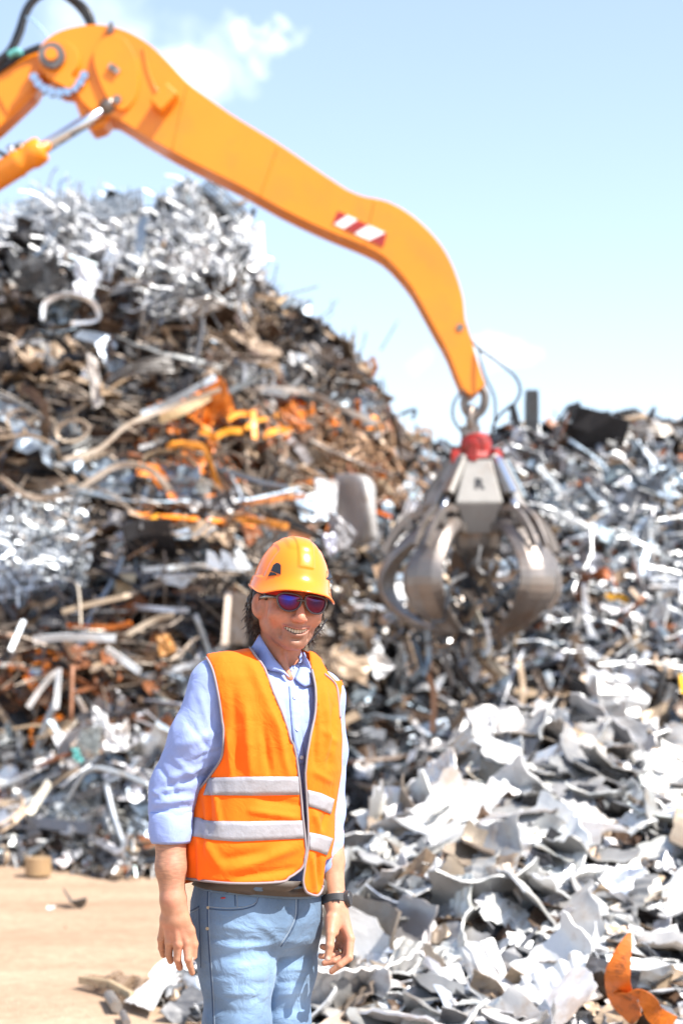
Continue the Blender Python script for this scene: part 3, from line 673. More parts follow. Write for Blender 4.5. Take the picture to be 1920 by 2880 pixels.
hstrip('long_beam', [(400, 1165), (500, 1120), (606, 1062)], 20, ((.30, .33, .37), .6), 'long blue grey beam rising right across the dark layers', 'beam', lift=.7)
hstrip('tan_plank', [(450, 1180), (520, 1152), (590, 1112)], 26, ((.48, .35, .2), .1), 'tan plate lying under the long blue grey beam', 'plate', lift=.6)
hstrip('curved_bar', [(180, 1292), (280, 1262), (360, 1195), (470, 1150), (620, 1095)], 12, ((.5, .42, .34), .3), 'long tan bar curving across the left heap', 'bar', lift=.8)
# frame with oval openings
ft = empty('holed_casting', hit(180, 1220, lift=.7), 'tan bent frame with oval openings on the left heap', 'frame')
for k_, (cx, cy, rx, ry) in enumerate([(110, 1205, 48, 32), (205, 1212, 46, 30), (60, 1175, 40, 22)]):
    pts = [hit(cx + rx * math.cos(a), cy + ry * math.sin(a) - .12 * rx * math.cos(a), lift=.7) for a in [2 * math.pi * i / 14 for i in range(15)]]
    ym = min(p.y for p in pts); pts = [at(cx + rx * math.cos(2 * math.pi * i / 14), cy + ry * math.sin(2 * math.pi * i / 14) - .12 * rx * math.cos(2 * math.pi * i / 14), ym) for i in range(15)]
    v, f = flat_sweep(pts, .032, .012, .5); o = mesh('casting_ring', v, f, M_SCRAP); o.color = (.52, .42, .32, .2); child(o, ft)
hstrip('curved_bar', [(0, 1290), (60, 1300), (130, 1290), (200, 1302), (300, 1270)], 16, ((.5, .40, .30), .2), 'wavy tan bar at the left edge below the holed frame', 'bar', lift=.6)
hstrip('curved_bar', [(0, 1340), (60, 1385), (130, 1402), (220, 1375), (330, 1310), (420, 1320), (480, 1380)], 16, ((.52, .44, .36), .2), 'long wavy strip in the dark layers left of the grey plate', 'strip', lift=.6)
# ribbed dark part
rb = empty('ribbed_casting', hit(715, 1060, lift=.8), 'dark casting with upright ribs at the right of the left heap', 'casting')
rb.color = (1, 1, 1, 1)
o = hquad('base_plate', [(665, 1082), (800, 1095), (790, 1115), (662, 1095)], ((.35, .36, .37), .7), 'x', 'x', lift=.8, crump=.003)
for kk in ('label', 'category'): del o[kk]
child(o, rb)
for i in range(4):
    x = 682 + i * 27; o = hstrip('rib', [(x, 1085 + i * 3), (x + 5, 1030 + i * 6)], 13, ((.25, .25, .26), .6), 'x', 'x', lift=.75, t=.08)
    for kk in ('label', 'category'): del o[kk]
    child(o, rb)
hstrip('long_strip', [(700, 1092), (850, 1100), (940, 1140), (1060, 1190)], 16, ((.45, .40, .36), .4), 'long strip sloping down right from the ribbed casting', 'strip', lift=.6)
hquad('curved_sheet', [(310, 1055), (480, 1000), (490, 1050), (300, 1085)], ((.16, .155, .15), .3), 'dark curved panel in the layers of the left heap', 'panel', lift=.8, bulge=.1)
hquad('upright_flap', [(245, 990), (275, 1010), (290, 1140), (262, 1150)], ((.62, .58, .54), .4), 'pale upright flap standing in the dark layers', 'flap', lift=.9)
hstrip('shiny_ribbon', [(120, 900), (130, 850), (190, 828), (260, 850), (275, 900), (200, 910)], 15, ((.7, .72, .75), .8), 'shiny looped ribbon of metal near the top of the left heap', 'ribbon', lift=.8, tilt=.6)
hquad('shiny_fin', [(215, 720), (290, 770), (250, 850), (205, 830)], ((.8, .84, .9), .5), 'tall shiny fin under the silver tangle', 'fin', lift=.9)
hquad('shiny_fin', [(300, 700), (345, 705), (290, 840), (262, 850)], ((.6, .66, .74), .6), 'slanting bluish fin right of the tall shiny fin', 'fin', lift=.9)
hquad('torn_plate', [(640, 800), (735, 750), (745, 850), (690, 860)], ((.5, .46, .43), .5), 'torn grey plate with a point at the shoulder of the left heap', 'plate', lift=.5, crump=.05)
hquad('torn_plate', [(500, 850), (600, 835), (650, 855), (510, 905)], ((.62, .6, .58), .5), 'ragged pale plate left of the pointed torn plate', 'plate', lift=.7, crump=.05)
hquad('rusty_bundle', [(700, 860), (770, 850), (785, 960), (700, 975)], ((.55, .38, .22), .2), 'crumpled tan bundle at the shoulder of the left heap', 'bundle', Y=19.4, crump=.06, T=.2)
hstrip('thin_rod', [(1070, 985), (1120, 900)], 4, 'mid grey', 'thin rod sticking up over the saddle', 'rod', Y=20.8, cs=1)
hstrip('thin_bar', [(1095, 1180), (1165, 1152), (1158, 1180)], 9, 'dark grey', 'thin dark hooked bar jutting into the sky at the saddle', 'bar', Y=20.6)
hstrip('rust_ring', [(1165, 1230), (1180, 1210), (1210, 1212), (1205, 1235), (1170, 1240)], 10, ((.55, .3, .15), .1), 'tan loop of strip on the saddle', 'loop', Y=20.6)
# lower left
hstrip('white_bar', [(400, 1602), (480, 1598), (560, 1592), (690, 1600)], 16, ((.82, .87, .9), .4), 'long pale bar left of the hard hat', 'bar', lift=.6)
for i, x in enumerate((600, 640, 680)):
    hquad('white_tab', [(x - 18, 1545), (x + 2, 1555), (x + 30, 1602), (x - 18, 1600)], ((.88, .92, .94), .3), ['first white stepped tab on the long pale bar from the left', 'second white stepped tab on the long pale bar', 'white stepped tab nearest the hard hat'][i], 'tab', lift=.75, crump=.004, nx=4, ny=4)
hquad('tan_sheet', [(332, 1612), (385, 1615), (372, 1668), (322, 1672)], ((.52, .42, .28), .1), 'square tan panel in the blue grey band', 'panel', lift=.7, crump=.004)
hstrip('tan_arc', [(180, 1625), (215, 1640), (225, 1690), (228, 1760)], 6, ((.6, .52, .42), .2), 'thin rod bent over like a cane left of the tan panel', 'rod', lift=.9, cs=1)
hquad('striped_sheet', [(430, 1620), (560, 1612), (515, 1655), (470, 1640)], ((.6, .63, .65), .5), 'pale triangular sheet below the long pale bar', 'metal sheet', lift=.6)
hstrip('white_strip', [(95, 1800), (180, 1792), (325, 1795)], 22, ((.78, .84, .88), .4), 'white strip lying level in the dark streaked band', 'strip', lift=.7)
hstrip('orange_strip', [(190, 1760), (300, 1765), (370, 1752)], 14, ((.75, .2, .03), 0), 'orange strip just above the level white strip', 'strip', lift=.6)
hstrip('blue_strip', [(375, 1705), (440, 1712), (530, 1718)], 14, ((.5, .56, .66), .4), 'bluish strip in the dark band left of the ear', 'strip', lift=.6)
hstrip('short_strip', [(180, 1722), (225, 1720)], 14, ((.7, .74, .78), .4), 'short pale strip left of the bluish strip', 'strip', lift=.6)
hstrip('white_strip', [(30, 1830), (68, 1745)], 13, ((.8, .85, .9), .3), 'steep white strip at the left edge', 'strip', lift=.7)
hstrip('brown_bar', [(360, 1785), (430, 1745), (490, 1730)], 16, ((.40, .32, .24), .2), 'brown bar slanting up to the bluish strip', 'bar', lift=.6)
hstrip('white_strip', [(300, 1825), (350, 1858), (395, 1890)], 20, ((.82, .82, .8), .3), 'broad white strip sloping down left of the shoulder', 'strip', lift=.7)
hstrip('white_strip', [(80, 1990), (120, 1930), (160, 1890)], 16, ((.72, .7, .68), .3), 'pale strip rising right in the brown loose scrap', 'strip', lift=.6)
hstrip('white_strip', [(167, 1880), (162, 1950), (158, 1995)], 16, ((.75, .74, .72), .3), 'pale strip hanging straight down in the brown scrap', 'strip', lift=.7)
hstrip('rust_pipe', [(205, 1870), (200, 2030)], 11, ((.38, .18, .10), .05), 'upright rust brown pipe left of the shoulder', 'pipe', lift=.7, cs=1)
hstrip('pale_strip', [(215, 1960), (242, 2010), (225, 2060), (200, 2100)], 14, ((.55, .48, .42), .2), 'curled tan strip right of the rust brown pipe', 'strip', lift=.7)
hquad('corrugated_sheet', [(232, 2050), (285, 2040), (280, 2130), (215, 2110)], ((.42, .45, .45), .5), 'grey corrugated panel with a fine mesh left of the elbow', 'panel', lift=.8, rib=.012, ribn=10, nx=40, crump=.004)
hquad('crumpled_sheet', [(300, 2040), (365, 2035), (360, 2110), (290, 2115)], ((.82, .82, .82), .3), 'bright white crumpled panel left of the elbow', 'panel', lift=.9, crump=.03)
hquad('fan_sheet', [(262, 1985), (300, 2010), (310, 2060), (265, 2050)], ((.8, .8, .8), .3), 'pleated white sheet above the corrugated panel', 'metal sheet', lift=.9, rib=.015, ribn=5, nx=20)
hquad('teal_piece', [(203, 2105), (222, 2108), (235, 2145), (210, 2140)], ((.10, .38, .36), .1), 'small teal piece under the corrugated panel', 'plastic piece', lift=.9)
hquad('brown_board', [(645, 1665), (700, 1672), (692, 1815), (640, 1808)], ((.36, .29, .23), .2), 'brown upright board behind the man\'s neck', 'board', lift=.9, crump=.01)
hstrip('tan_post', [(643, 1670), (632, 1815)], 16, ((.62, .5, .4), .1), 'tan post along the left of the brown board', 'post', lift=1.05, t=.03)
hquad('orange_plate', [(440, 1790), (475, 1785), (500, 1830), (450, 1850)], ((.50, .24, .07), .05), 'orange brown plate above the shoulder', 'plate', lift=.8)
hstrip('grey_pipe', [(420, 2210), (350, 2180), (250, 2165), (190, 2260)], 16, ((.5, .54, .56), .6), 'grey pipe bent in an elbow beside the sleeve', 'pipe', lift=.7, cs=1)
hstrip('grey_pipe', [(300, 2210), (322, 2300), (350, 2380)], 16, ((.5, .53, .56), .6), 'grey pipe slanting down beside the sleeve', 'pipe', lift=.7, cs=1)
hstrip('grey_pipe', [(0, 2215), (60, 2190), (110, 2165)], 14, ((.6, .6, .6), .4), 'straight pale pipe at the left edge above the ground', 'pipe', lift=.7, cs=1)
hstrip('pale_board', [(80, 2290), (140, 2200)], 24, ((.58, .54, .45), .1), 'pale board leaning up at the foot of the left heap', 'board', lift=.8)
# bucket, ground pieces
def ground_pt(px, py): Y = CZ * F / (py - HY); return at(px, py, Y)
g0 = ground_pt(108, 2460)
v, f = sweep([g0 + Vector((-.0, 0, .0)), g0 + Vector((0, 0, .13))], circle(.10, 20)); o = place('metal_bucket', v, f, (.36, .24, .13), .1, 'brown metal tub standing on the sand at the foot of the heap', 'tub')
g = ground_pt(215, 2550)
v, f = flat_sweep([ground_pt(190, 2540) + Vector((0, 0, .06)), ground_pt(212, 2551) + Vector((0, 0, .012)), ground_pt(243, 2549) + Vector((0, 0, .035))], .10, .008, 1.1)
place('bent_scrap', v, f, (.10, .10, .10), .4, 'small dark bent plate alone on the sand', 'plate')
v, f = g_sheet(.05, .04, 1, .004, .004, 4, 4); v = [p + ground_pt(143, 2561) + Vector((0, 0, .015)) for p in v]; place('foil_scrap', v, f, (.85, .85, .82), .4, 'tiny bright flake alone on the sand', 'flake')
# expanded-metal grate: bars are parts
gr = empty('floor_grate', ground_pt(360, 2790), 'rusty metal grate lying on the sand left of the legs', 'grate')
A, B, Cc, D = [ground_pt(*q) + Vector((0, 0, .05)) for q in ((226, 2785), (330, 2765), (450, 2800), (400, 2832))]
def bil(u, v): return A * (1 - u) * (1 - v) + B * u * (1 - v) + Cc * u * v + D * (1 - u) * v
bars = []
for i in range(9):
    t_ = i / 8; vv, ff = sweep([bil(t_, k / 6) + Vector((0, 0, .012 * math.sin(k * 2 + i))) for k in range(7)], [(-.003, -.006), (.003, -.006), (.003, .006), (-.003, .006)])
    o = mesh('bar', vv, ff, M_SCRAP); o.color = (.30, .21, .14, .2); child(o, gr)
for i in range(22):
    t_ = i / 21; vv, ff = sweep([bil(k / 6, t_) + Vector((0, 0, .012 * math.sin(k + i))) for k in range(7)], [(-.004, -.004), (.004, -.004), (.004, .004), (-.004, .004)])
    o = mesh('crossbar', vv, ff, M_SCRAP); o.color = (.30, .21, .14, .2); child(o, gr)
v, f = sweep([ground_pt(226, 2785) + Vector((0, 0, .05)), ground_pt(310, 2803) + Vector((0, 0, .06)), ground_pt(372, 2832) + Vector((0, 0, .05))], [(-.018, -.012), (.018, -.012), (.018, .012), (-.018, .012)])
place('wooden_slat', v, f, (.42, .32, .2), 0, 'thin brown bar along the near edge of the grate', 'bar')
v, f = sweep([ground_pt(308, 2818) + Vector((0, 0, .03)), ground_pt(328, 2850) + Vector((0, 0, .03))], circle(.028, 10)); place('short_pipe', v, f, (.25, .23, .21), .4, 'short grey pipe stub on the sand below the grate', 'pipe')
v, f = sweep([ground_pt(345, 2862) + Vector((0, 0, .02)), ground_pt(358, 2890) + Vector((0, 0, .02))], circle(.018, 10)); place('short_pipe', v, f, (.2, .18, .17), .4, 'second short pipe stub at the bottom edge left of the legs', 'pipe')
def gsheet(q, h, colr, label, mt=.35, T=.006, crump=.012):
    c3 = [ground_pt(*p) + Vector((0, 0, hh)) for p, hh in zip(q, h)]; rows = []; sd = len(label)
    for j in range(9):
        r = []
        for i in range(9):
            u, v_ = i / 8, j / 8; p = c3[0] * (1 - u) * (1 - v_) + c3[1] * u * (1 - v_) + c3[2] * u * v_ + c3[3] * (1 - u) * v_
            r.append(p + Vector((.02 * noise.noise(Vector((v_ * 5, sd, i))), .0, crump * 2 * noise.noise(Vector((u * 4, v_ * 4, sd))) + .03 * math.sin(u * 3.1))))
        rows.append(r)
    v, f = solid_grid(rows, 8, 8, T); place('aluminium_offcut', v, f, colr, mt, label, 'metal sheet', mat=M_ALUO)
gsheet([(418, 2772), (560, 2712), (580, 2745), (470, 2790)], (.05, .14, .12, .04), (.8, .8, .79), 'long white sheet slanting up behind the hanging right hand')
gsheet([(350, 2838), (480, 2790), (510, 2800), (430, 2862)], (.03, .08, .1, .03), (.74, .74, .72), 'white folded sheet on the sand nearest the grate')
gsheet([(505, 2690), (566, 2680), (566, 2740), (515, 2735)], (.1, .16, .14, .08), (.66, .72, .78), 'bluish sheet between the right hand and the jeans')
gsheet([(520, 2810), (575, 2790), (590, 2830), (540, 2840)], (.04, .08, .08, .03), (.7, .76, .82), 'small pale blue sheet beside the jeans')
# orange twisted strip, bottom right
def nhit(px, py, l=.18): return hit(px, py, B_NEAR, l, 7.0)
oy = nhit(1760, 2720).y - .92
M_ORG = pbr('orange_plastic_coat', (.62, .15, .015), .38, 0, var=.25, dirt=(.05, .025, .015), dirt_amt=.9, dscale=16, bump=.5, bscale=30)
pts = [(1771, 2622, 0), (1758, 2660, -.02), (1742, 2710, -.03), (1735, 2760, -.02), (1748, 2808, .03), (1775, 2850, .06), (1790, 2870, .05)]
path = catmull([at(x, y, oy + d) for x, y, d in pts], 6); n = len(path)
v1, f1 = flat_sweep(path, .095, .004, [-.2 + 1.0 * i / n for i in range(n)], list(np.interp(np.linspace(0, 1, n), [0, .15, .4, .7, 1], [.06, .5, 1, 1.1, .7])))
pts = [(1735, 2800, .03), (1768, 2803, -.03), (1795, 2800, -.07), (1822, 2820, -.08), (1842, 2855, -.06), (1890, 2885, -.03)]
path = catmull([at(x, y, oy + d) for x, y, d in pts], 6); n = len(path)
v2, f2 = flat_sweep(path, .066, .004, [.9 - 1.1 * i / n for i in range(n)], list(np.interp(np.linspace(0, 1, n), [0, .3, .6, 1], [.8, .8, 1, 1.2])))
v, f = joinvf([(v1, f1), (v2, f2)]); place('orange_ribbon', v, f, (1, 1, 1), 0, 'twisted orange band curling up between white sheets at the lower right', 'band', mat=M_ORG, smooth=False)
def nsheet(q, label, colr=(.66, .66, .66), mt=.35, bulge=.03, lift=.2, crump=.008, rib=0, ribn=8, nx=10, depth=(0, 0, 0, 0)):
    return hquad('aluminium_offcut', q, (colr, mt * .5), label, 'metal sheet', bv=B_NEAR, lift=lift + .12, bulge=bulge, crump=crump, T=.006, rib=rib, ribn=ribn, nx=nx, depth=depth, mat=M_ALUO)
dd = (.12, .12, -.08, -.08)
nsheet([(1780, 2640), (1900, 2600), (1925, 2690), (1830, 2690)], 'blinding white sheet above the orange band', depth=dd)
nsheet([(1790, 2690), (1905, 2700), (1915, 2810), (1782, 2800)], 'rough grey crushed sheet right of the orange band', (.5, .49, .47), .4, crump=.02)
nsheet([(1290, 2665), (1385, 2640), (1460, 2830), (1370, 2885)], 'large white sheet sloping down at the bottom centre', depth=dd)
nsheet([(1205, 2735), (1290, 2710), (1330, 2840), (1230, 2870)], 'broad pale sheet left of the large sloping sheet', (.72, .71, .69), depth=dd)
nsheet([(1365, 2440), (1435, 2430), (1540, 2625), (1500, 2655)], 'long tan sheet leaning across the middle of the near heap', (.52, .44, .37), .2, depth=(.1, .1, -.05, -.05))
nsheet([(1460, 2110), (1500, 2100), (1600, 2180), (1480, 2235)], 'bright pointed sheet high on the near heap', depth=dd)
nsheet([(1470, 2230), (1560, 2220), (1640, 2310), (1480, 2300)], 'blown out white sheet below the pointed sheet', (.85, .85, .85), depth=dd)
nsheet([(995, 2300), (1130, 2220), (1150, 2260), (1030, 2350)], 'ribbed white sheet left on the crest of the near heap', (.8, .8, .78), rib=.012, ribn=7, nx=36, depth=dd)
nsheet([(1070, 2320), (1200, 2290), (1190, 2390), (1090, 2420)], 'pale blue white sheet below the ribbed sheet', (.72, .76, .82), depth=dd)
nsheet([(1185, 2200), (1280, 2150), (1300, 2280), (1210, 2290)], 'rounded pale sheet on the crest of the near heap', (.7, .71, .75), depth=dd, bulge=.08)
nsheet([(1240, 2330), (1370, 2290), (1360, 2400), (1235, 2400)], 'square white sheet in the middle of the crest slope', (.8, .8, .82), depth=dd)
nsheet([(1770, 2180), (1800, 2200), (1860, 2330), (1830, 2350)], 'narrow curved white sheet near the right edge', (.85, .85, .85), depth=dd, bulge=.06)
nsheet([(1560, 2000), (1625, 2010), (1640, 2100), (1530, 2090)], 'upright pale sheet at the top of the near heap', (.75, .73, .7), depth=(.0, .0, -.05, -.05), bulge=.05)
nsheet([(1025, 2680), (1110, 2700), (1130, 2780), (1020, 2790)], 'white curled sheet just right of the left hand', (.78, .78, .78), depth=dd, bulge=.06)
nsheet([(900, 2760), (985, 2740), (1010, 2810), (930, 2830)], 'bluish dark sheet below the left hand', (.35, .40, .46), .7, depth=dd)
nsheet([(1620, 2590), (1700, 2560), (1740, 2640), (1650, 2660)], 'grey wavy sheet left of the orange band', (.4, .41, .43), .6, rib=.02, ribn=3, nx=24, depth=dd)
hstrip('metal_rail', [(1600, 2610), (1680, 2575), (1800, 2530), (1925, 2480)], 26, ((.66, .6, .52), .2), 'long pale rail rising to the right edge of the near heap', 'rail', bv=B_NEAR, lift=.25, tilt=.6)
hstrip('metal_rail', [(1060, 2510), (1200, 2515), (1350, 2510)], 14, ((.68, .66, .62), .3), 'level pale rail on the left of the near heap', 'rail', bv=B_NEAR, lift=.25, tilt=.5)

# silver wire tangle at the top left, mesh panels, bale: uncountable strands
def strands(name, region, n, label, col, mt, w, Ls, lift, seed, amp=.5, Yd=19.0):
    rg = random.Random(seed); out = []; C = []
    for _ in range(n):
        x = rg.uniform(region[0], region[2]); y = rg.uniform(region[1], region[3]); c0 = hit(x, y, lift=lift * rg.random(), default=Yd)
        if B_FAR.ray_cast(Vector((0, 0, CZ)), Vector(((x - 960) / F, 1, -(y - HY) / F)).normalized())[0] is None: continue
        p = [c0 + q for q in rpath(rg.uniform(*Ls), 9, amp * 4, .25, rg)]
        v, f = sweep(p, circle(w * rg.uniform(.6, 1.5), 3), caps=False); out.append((v, f)); k = rg.uniform(.35, 1.1); C += [(min(.95, col[0] * k), min(.95, col[1] * k), min(.95, col[2] * k), mt)] * len(v)
    v, f = joinvf(out); me = bpy.data.meshes.new(name); me.from_pydata([tuple(p) for p in v], [], f); me.update()
    a = me.color_attributes.new('tint', 'FLOAT_COLOR', 'POINT'); a.data.foreach_set('color', np.array(C, np.float32).ravel())
    return tag(link(name, me, M_FRAG), label, kind='stuff')
strands('wire_tangle', (-40, 540, 360, 800), 1300, 'dense silver wire tangle on the top left of the heap', (.80, .82, .85), .75, .008, (.4, 1.3), .7, 1, .7)
strands('wire_tangle', (360, 500, 720, 830), 1100, 'silver and grey wire tangle at the very top of the heap', (.66, .68, .70), .75, .007, (.4, 1.2), .7, 2, .7)
strands('wire_tangle', (-40, 1420, 235, 1690), 900, 'shredded silver wires of the bale at the left edge', (.78, .84, .9), .6, .012, (.2, .6), .6, 3, .7)
strands('thin_strands', (-40, 860, 960, 1900), 1500, 'dark and tan wires and strands flattened between the layers of the left heap', (.22, .17, .13), .3, .007, (.5, 1.6), .3, 8, .35)
strands('dark_wire', (200, 2330, 430, 2430), 260, 'dark curly wire heap beside the cuff of the sleeve', (.06, .06, .055), .3, .006, (.3, .8), .5, 4, .9)
strands('thin_wire', (800, 950, 1120, 1180), 260, 'thin wires bristling from the shoulder of the left heap', (.32, .30, .28), .5, .006, (.4, 1.1), .3, 5, .5)
strands('tan_wire', (900, 1180, 1250, 1420), 240, 'rusty wires tangled on the saddle', (.5, .30, .17), .2, .007, (.4, 1.0), .5, 6, .5)
strands('silver_wire', (1420, 1250, 1960, 1900), 380, 'thin bright wires lying over the right heap', (.6, .62, .64), .7, .007, (.4, 1.2), .5, 7, .4)
def mesh_panel(name, q, nu, nv, Y, label, colr, wire=.007, wav=.05, rim=.016):
    root = empty(name, at(*q[0], Y), label, 'mesh panel'); c3 = [at(x, y, Y + d) for (x, y), d in zip(q, (0, .1, -.2, -.1))]
    def b(u, v): return c3[0] * (1 - u) * (1 - v) + c3[1] * u * (1 - v) + c3[2] * u * v + c3[3] * (1 - u) * v + Vector((0, wav * math.sin(u * 5 + v * 3), wav * math.sin(u * 7)))
    for i in range(nu + 1): o = mesh('wire', *sweep([b(i / nu, k / 8) for k in range(9)], circle(rim if i in (0, nu) else wire, 4)), M_SCRAP); o.color = (*colr, .7); child(o, root)
    for i in range(nv + 1): o = mesh('cross_wire', *sweep([b(k / 14, i / nv) for k in range(15)], circle(rim if i in (0, nv) else wire, 4)), M_SCRAP); o.color = (*colr, .7); child(o, root)
mesh_panel('mesh_fence', [(45, 572), (400, 545), (402, 590), (48, 612)], 40, 5, 19.0, 'long flat mesh panel along the skyline of the left heap', (.40, .45, .5))
mesh_panel('mesh_basket', [(520, 520), (590, 515), (690, 600), (640, 640)], 9, 14, 19.2, 'dark mesh sheet draped over the peak of the left heap', (.12, .13, .14), wire=.009)
mesh_panel('wire_crate', [(640, 590), (735, 640), (740, 750), (650, 740)], 7, 7, 19.1, 'bright white wire crate at the right of the peak', (.88, .9, .92), wire=.011)
# ---------------------------------------------------------------- material handler arm
YA = 14.0
M_YEL = pbr('machine_orange_paint', (.82, .245, .007), .34, 0, var=.07, scale=1.5, dirt=(.38, .16, .03), dirt_amt=.35, dscale=1.8, coat=.15, bump=.06, bscale=9)
M_CHR = pbr('chromed_rod', (.62, .66, .72), .16, 1, var=.05)
M_STL = pbr('worn_steel', (.22, .20, .185), .42, .7, var=.25, scale=6, dirt=(.20, .11, .06), dirt_amt=.8, dscale=3, bump=.3, bscale=20)
M_BLK = pbr('black_rubber', (.012, .012, .014), .45, 0)
M_RED = pbr('red_paint', (.34, .02, .015), .4, 0, dirt=(.08, .04, .03), dirt_amt=.8, dscale=9)
M_WHT = pbr('white_reflective', (.82, .80, .80), .4, 0)
M_GRY = pbr('grey_grapple_paint', (.30, .285, .265), .5, .1, var=.12, dirt=(.16, .11, .08), dirt_amt=.7, dscale=4, bump=.2, bscale=20)
mh = empty('material_handler', at(-400, 900, YA), 'orange scrap handler arm with a hooked stick reaching over the heaps', 'excavator arm')
def A2(x, y, d=0): return at(x * 1.2245, y * 1.2245, YA + d)
top = [(88, 128), (98, 100), (128, 76), (168, 62), (215, 56), (255, 60), (300, 75), (345, 103), (385, 140), (430, 188), (480, 226), (530, 262), (585, 296), (640, 330), (710, 378), (780, 425), (806, 440), (835, 451), (862, 456), (895, 465), (935, 487), (972, 517), (1005, 553), (1030, 592), (1050, 640), (1063, 688), (1068, 735), (1083, 785), (1098, 835), (1113, 882)]
bot = [(1088, 908), (1062, 893), (1031, 815), (1000, 758), (975, 712), (948, 664), (915, 622), (880, 588), (840, 566), (800, 549), (730, 520), (640, 476), (560, 431), (480, 391), (400, 350), (330, 310), (262, 268), (225, 265), (190, 235), (165, 205), (135, 200), (105, 180)]
def arm_box(name, outline, depth, d0=0, bev=.02, mat=M_YEL):
    pts = [A2(x, y, d0) for x, y in outline]; v, f = prism(pts, Vector((0, depth, 0))); o = fixn(mesh(name, v, f, mat)); child(o, mh)
    # triangulate the concave side faces cleanly
    bm = bmesh.new(); bm.from_mesh(o.data); bmesh.ops.triangulate(bm, faces=[q for q in bm.faces if len(q.verts) > 4]); bm.to_mesh(o.data); bm.free()
    return bevel(o, bev, 2, 50)
def cm2(pts, n=3):
    return [(p.x, p.y) for p in catmull([Vector((x, y, 0)) for x, y in pts], n)]
arm_box('stick', cm2(top) + cm2(bot, 2), .36)
# shaded box under the stick foot (cylinder bracket)
arm_box('cylinder_bracket', [(165, 215), (200, 225), (262, 262), (240, 290), (212, 300), (185, 268)], .26, .05)
lens = [(258, 74), (285, 88), (305, 115), (317, 150), (318, 190), (310, 225), (292, 248), (272, 250), (250, 230), (232, 195), (217, 150), (216, 120), (232, 92)]
arm_box('side_plate', cm2(lens + [lens[0]], 3)[:-1], .035, -.0365, .008)
def knob(name, x, y, r, depth, d0, mat=M_STL, parent=mh):
    a = A2(x, y, d0); return child(cyl(name, a, a + Vector((0, depth, 0)), r, mat, n=24), parent)
knob('bolt_boss', 261, 158, .028, -.03, -.036); knob('bolt_boss', 270, 230, .034, -.03, -.036)
v, f = boxvf(A2(262, 158, -.05), (.10, .03, .045), Matrix.Rotation(R(35), 3, 'Y')); child(mesh('locking_tab', v, f, M_GRY), mh)
# pivot boss of the boom, rounded plate
boss = [(88, 150), (90, 122), (110, 100), (140, 94), (168, 104), (182, 128), (180, 152), (165, 172), (172, 190), (160, 203), (140, 195), (112, 178)]
arm_box('pivot_plate', cm2(boss + [boss[0]], 3)[:-1], .05, -.055, .015)
knob('pivot_pin', 122, 132, .105, -.06, -.055, M_STL); knob('pin_cap', 122, 132, .05, -.09, -.055, M_YEL)
# ring of bright studs under the boss
for k in range(9):
    a = math.radians(20 + k * 17); x = 135 + 62 * math.cos(a); y = 152 + 60 * math.sin(a)
    knob('stud', x, y, .035, .06, -.05, M_CHR)
# box bracket on the stick
v, f = boxvf(A2(378, 228, -.075), (.20, .15, .13), Matrix.Rotation(R(-46), 3, 'Y')); o = child(fixn(mesh('box_bracket', v, f, M_YEL)), mh); bevel(o, .012)
# small fittings
knob('hose_clamp', 256, 70, .03, -.05, 0, M_STL); v, f = boxvf(A2(256, 66, -.02), (.03, .04, .1)); child(mesh('clamp_bolt', v, f, M_STL), mh)
knob('grease_point', 1056, 752, .03, -.01, 0, M_STL)
# hazard stripes: white plate with red bars
def plate(name, q, off, mat, parent):
    v, f = prism([A2(x, y, off) for x, y in q], Vector((0, .004, 0))); o = fixn(mesh(name, v, f, mat)); return child(o, parent)
TL, TR, BR, BL = (776, 484), (888, 536), (880, 567), (764, 513)
hz = plate('hazard_plate', [TL, TR, BR, BL], -.006, M_WHT, mh)
def hq(u, v): return tuple((TL[k] * (1 - u) + TR[k] * u) * (1 - v) + (BL[k] * (1 - u) + BR[k] * u) * v for k in (0, 1))
for (a0, a1, b0, b1) in ((0, .19, 0, .02), (.40, .62, .22, .42), (.97, 1.0, .72, 1.0)):
    plate('red_stripe', [hq(a0, 0), hq(a1, 0), hq(b1, 1), hq(b0, 1)], -.0095, M_RED, mh)
# boom end and cylinder
arm_box('boom', [(-900, 980), (-420, 470), (-140, 235), (-60, 186), (0, 156), (40, 130), (88, 116), (112, 150), (100, 180), (78, 218), (30, 264), (0, 292), (-70, 345), (-140, 400), (-420, 690), (-800, 1150)], .24, .07, .02)
plate('boom_plate', [(-20, 190), (28, 150), (60, 140), (92, 160), (88, 185), (20, 262)], .055, M_YEL, mh)
def between(name, p, q, r, mat, d, parent=mh, n=24): return child(cyl(name, A2(*p, d), A2(*q, d), r, mat, n=n, smooth=True), parent)
between('cylinder_rod', (252, 246), (88, 348), .052, M_CHR, .02)
v, f = sweep([A2(100, 340, .02), A2(92, 345, .02), A2(72, 358, .02), A2(66, 361, .02), A2(48, 372, .02), A2(40, 377, .02), A2(36, 380, .02), A2(-260, 566, .02)], circle(.11, 24), [.85, 1, 1.03, .92, .92, 1.04, .96, .96])
o = fixn(mesh('cylinder_barrel', v, f, M_YEL)); child(o, mh)
for p in o.data.polygons: p.use_smooth = len(p.vertices) == 4
between('rod_eye', (262, 234), (240, 254), .07, M_STL, .03)
between('port_fitting', (52, 350), (42, 332), .045, M_STL, .0); between('port_fitting', (30, 352), (22, 336), .03, M_CHR, -.03)
def hose(pts, r, name='hose', mat=M_BLK, par=mh):
    v, f = sweep(catmull(pts, 8), circle(r, 8)); o = mesh(name, v, f, mat, smooth=True); return child(o, par)
hose([A2(214, 58, .1), A2(205, 30, .1), A2(186, 8, .12), A2(150, -14, .14), A2(110, -16, .14), A2(78, 4, .14), A2(58, 40, .13), A2(48, 76, .12), A2(30, 110, .1), A2(-10, 150, .08)], .028)
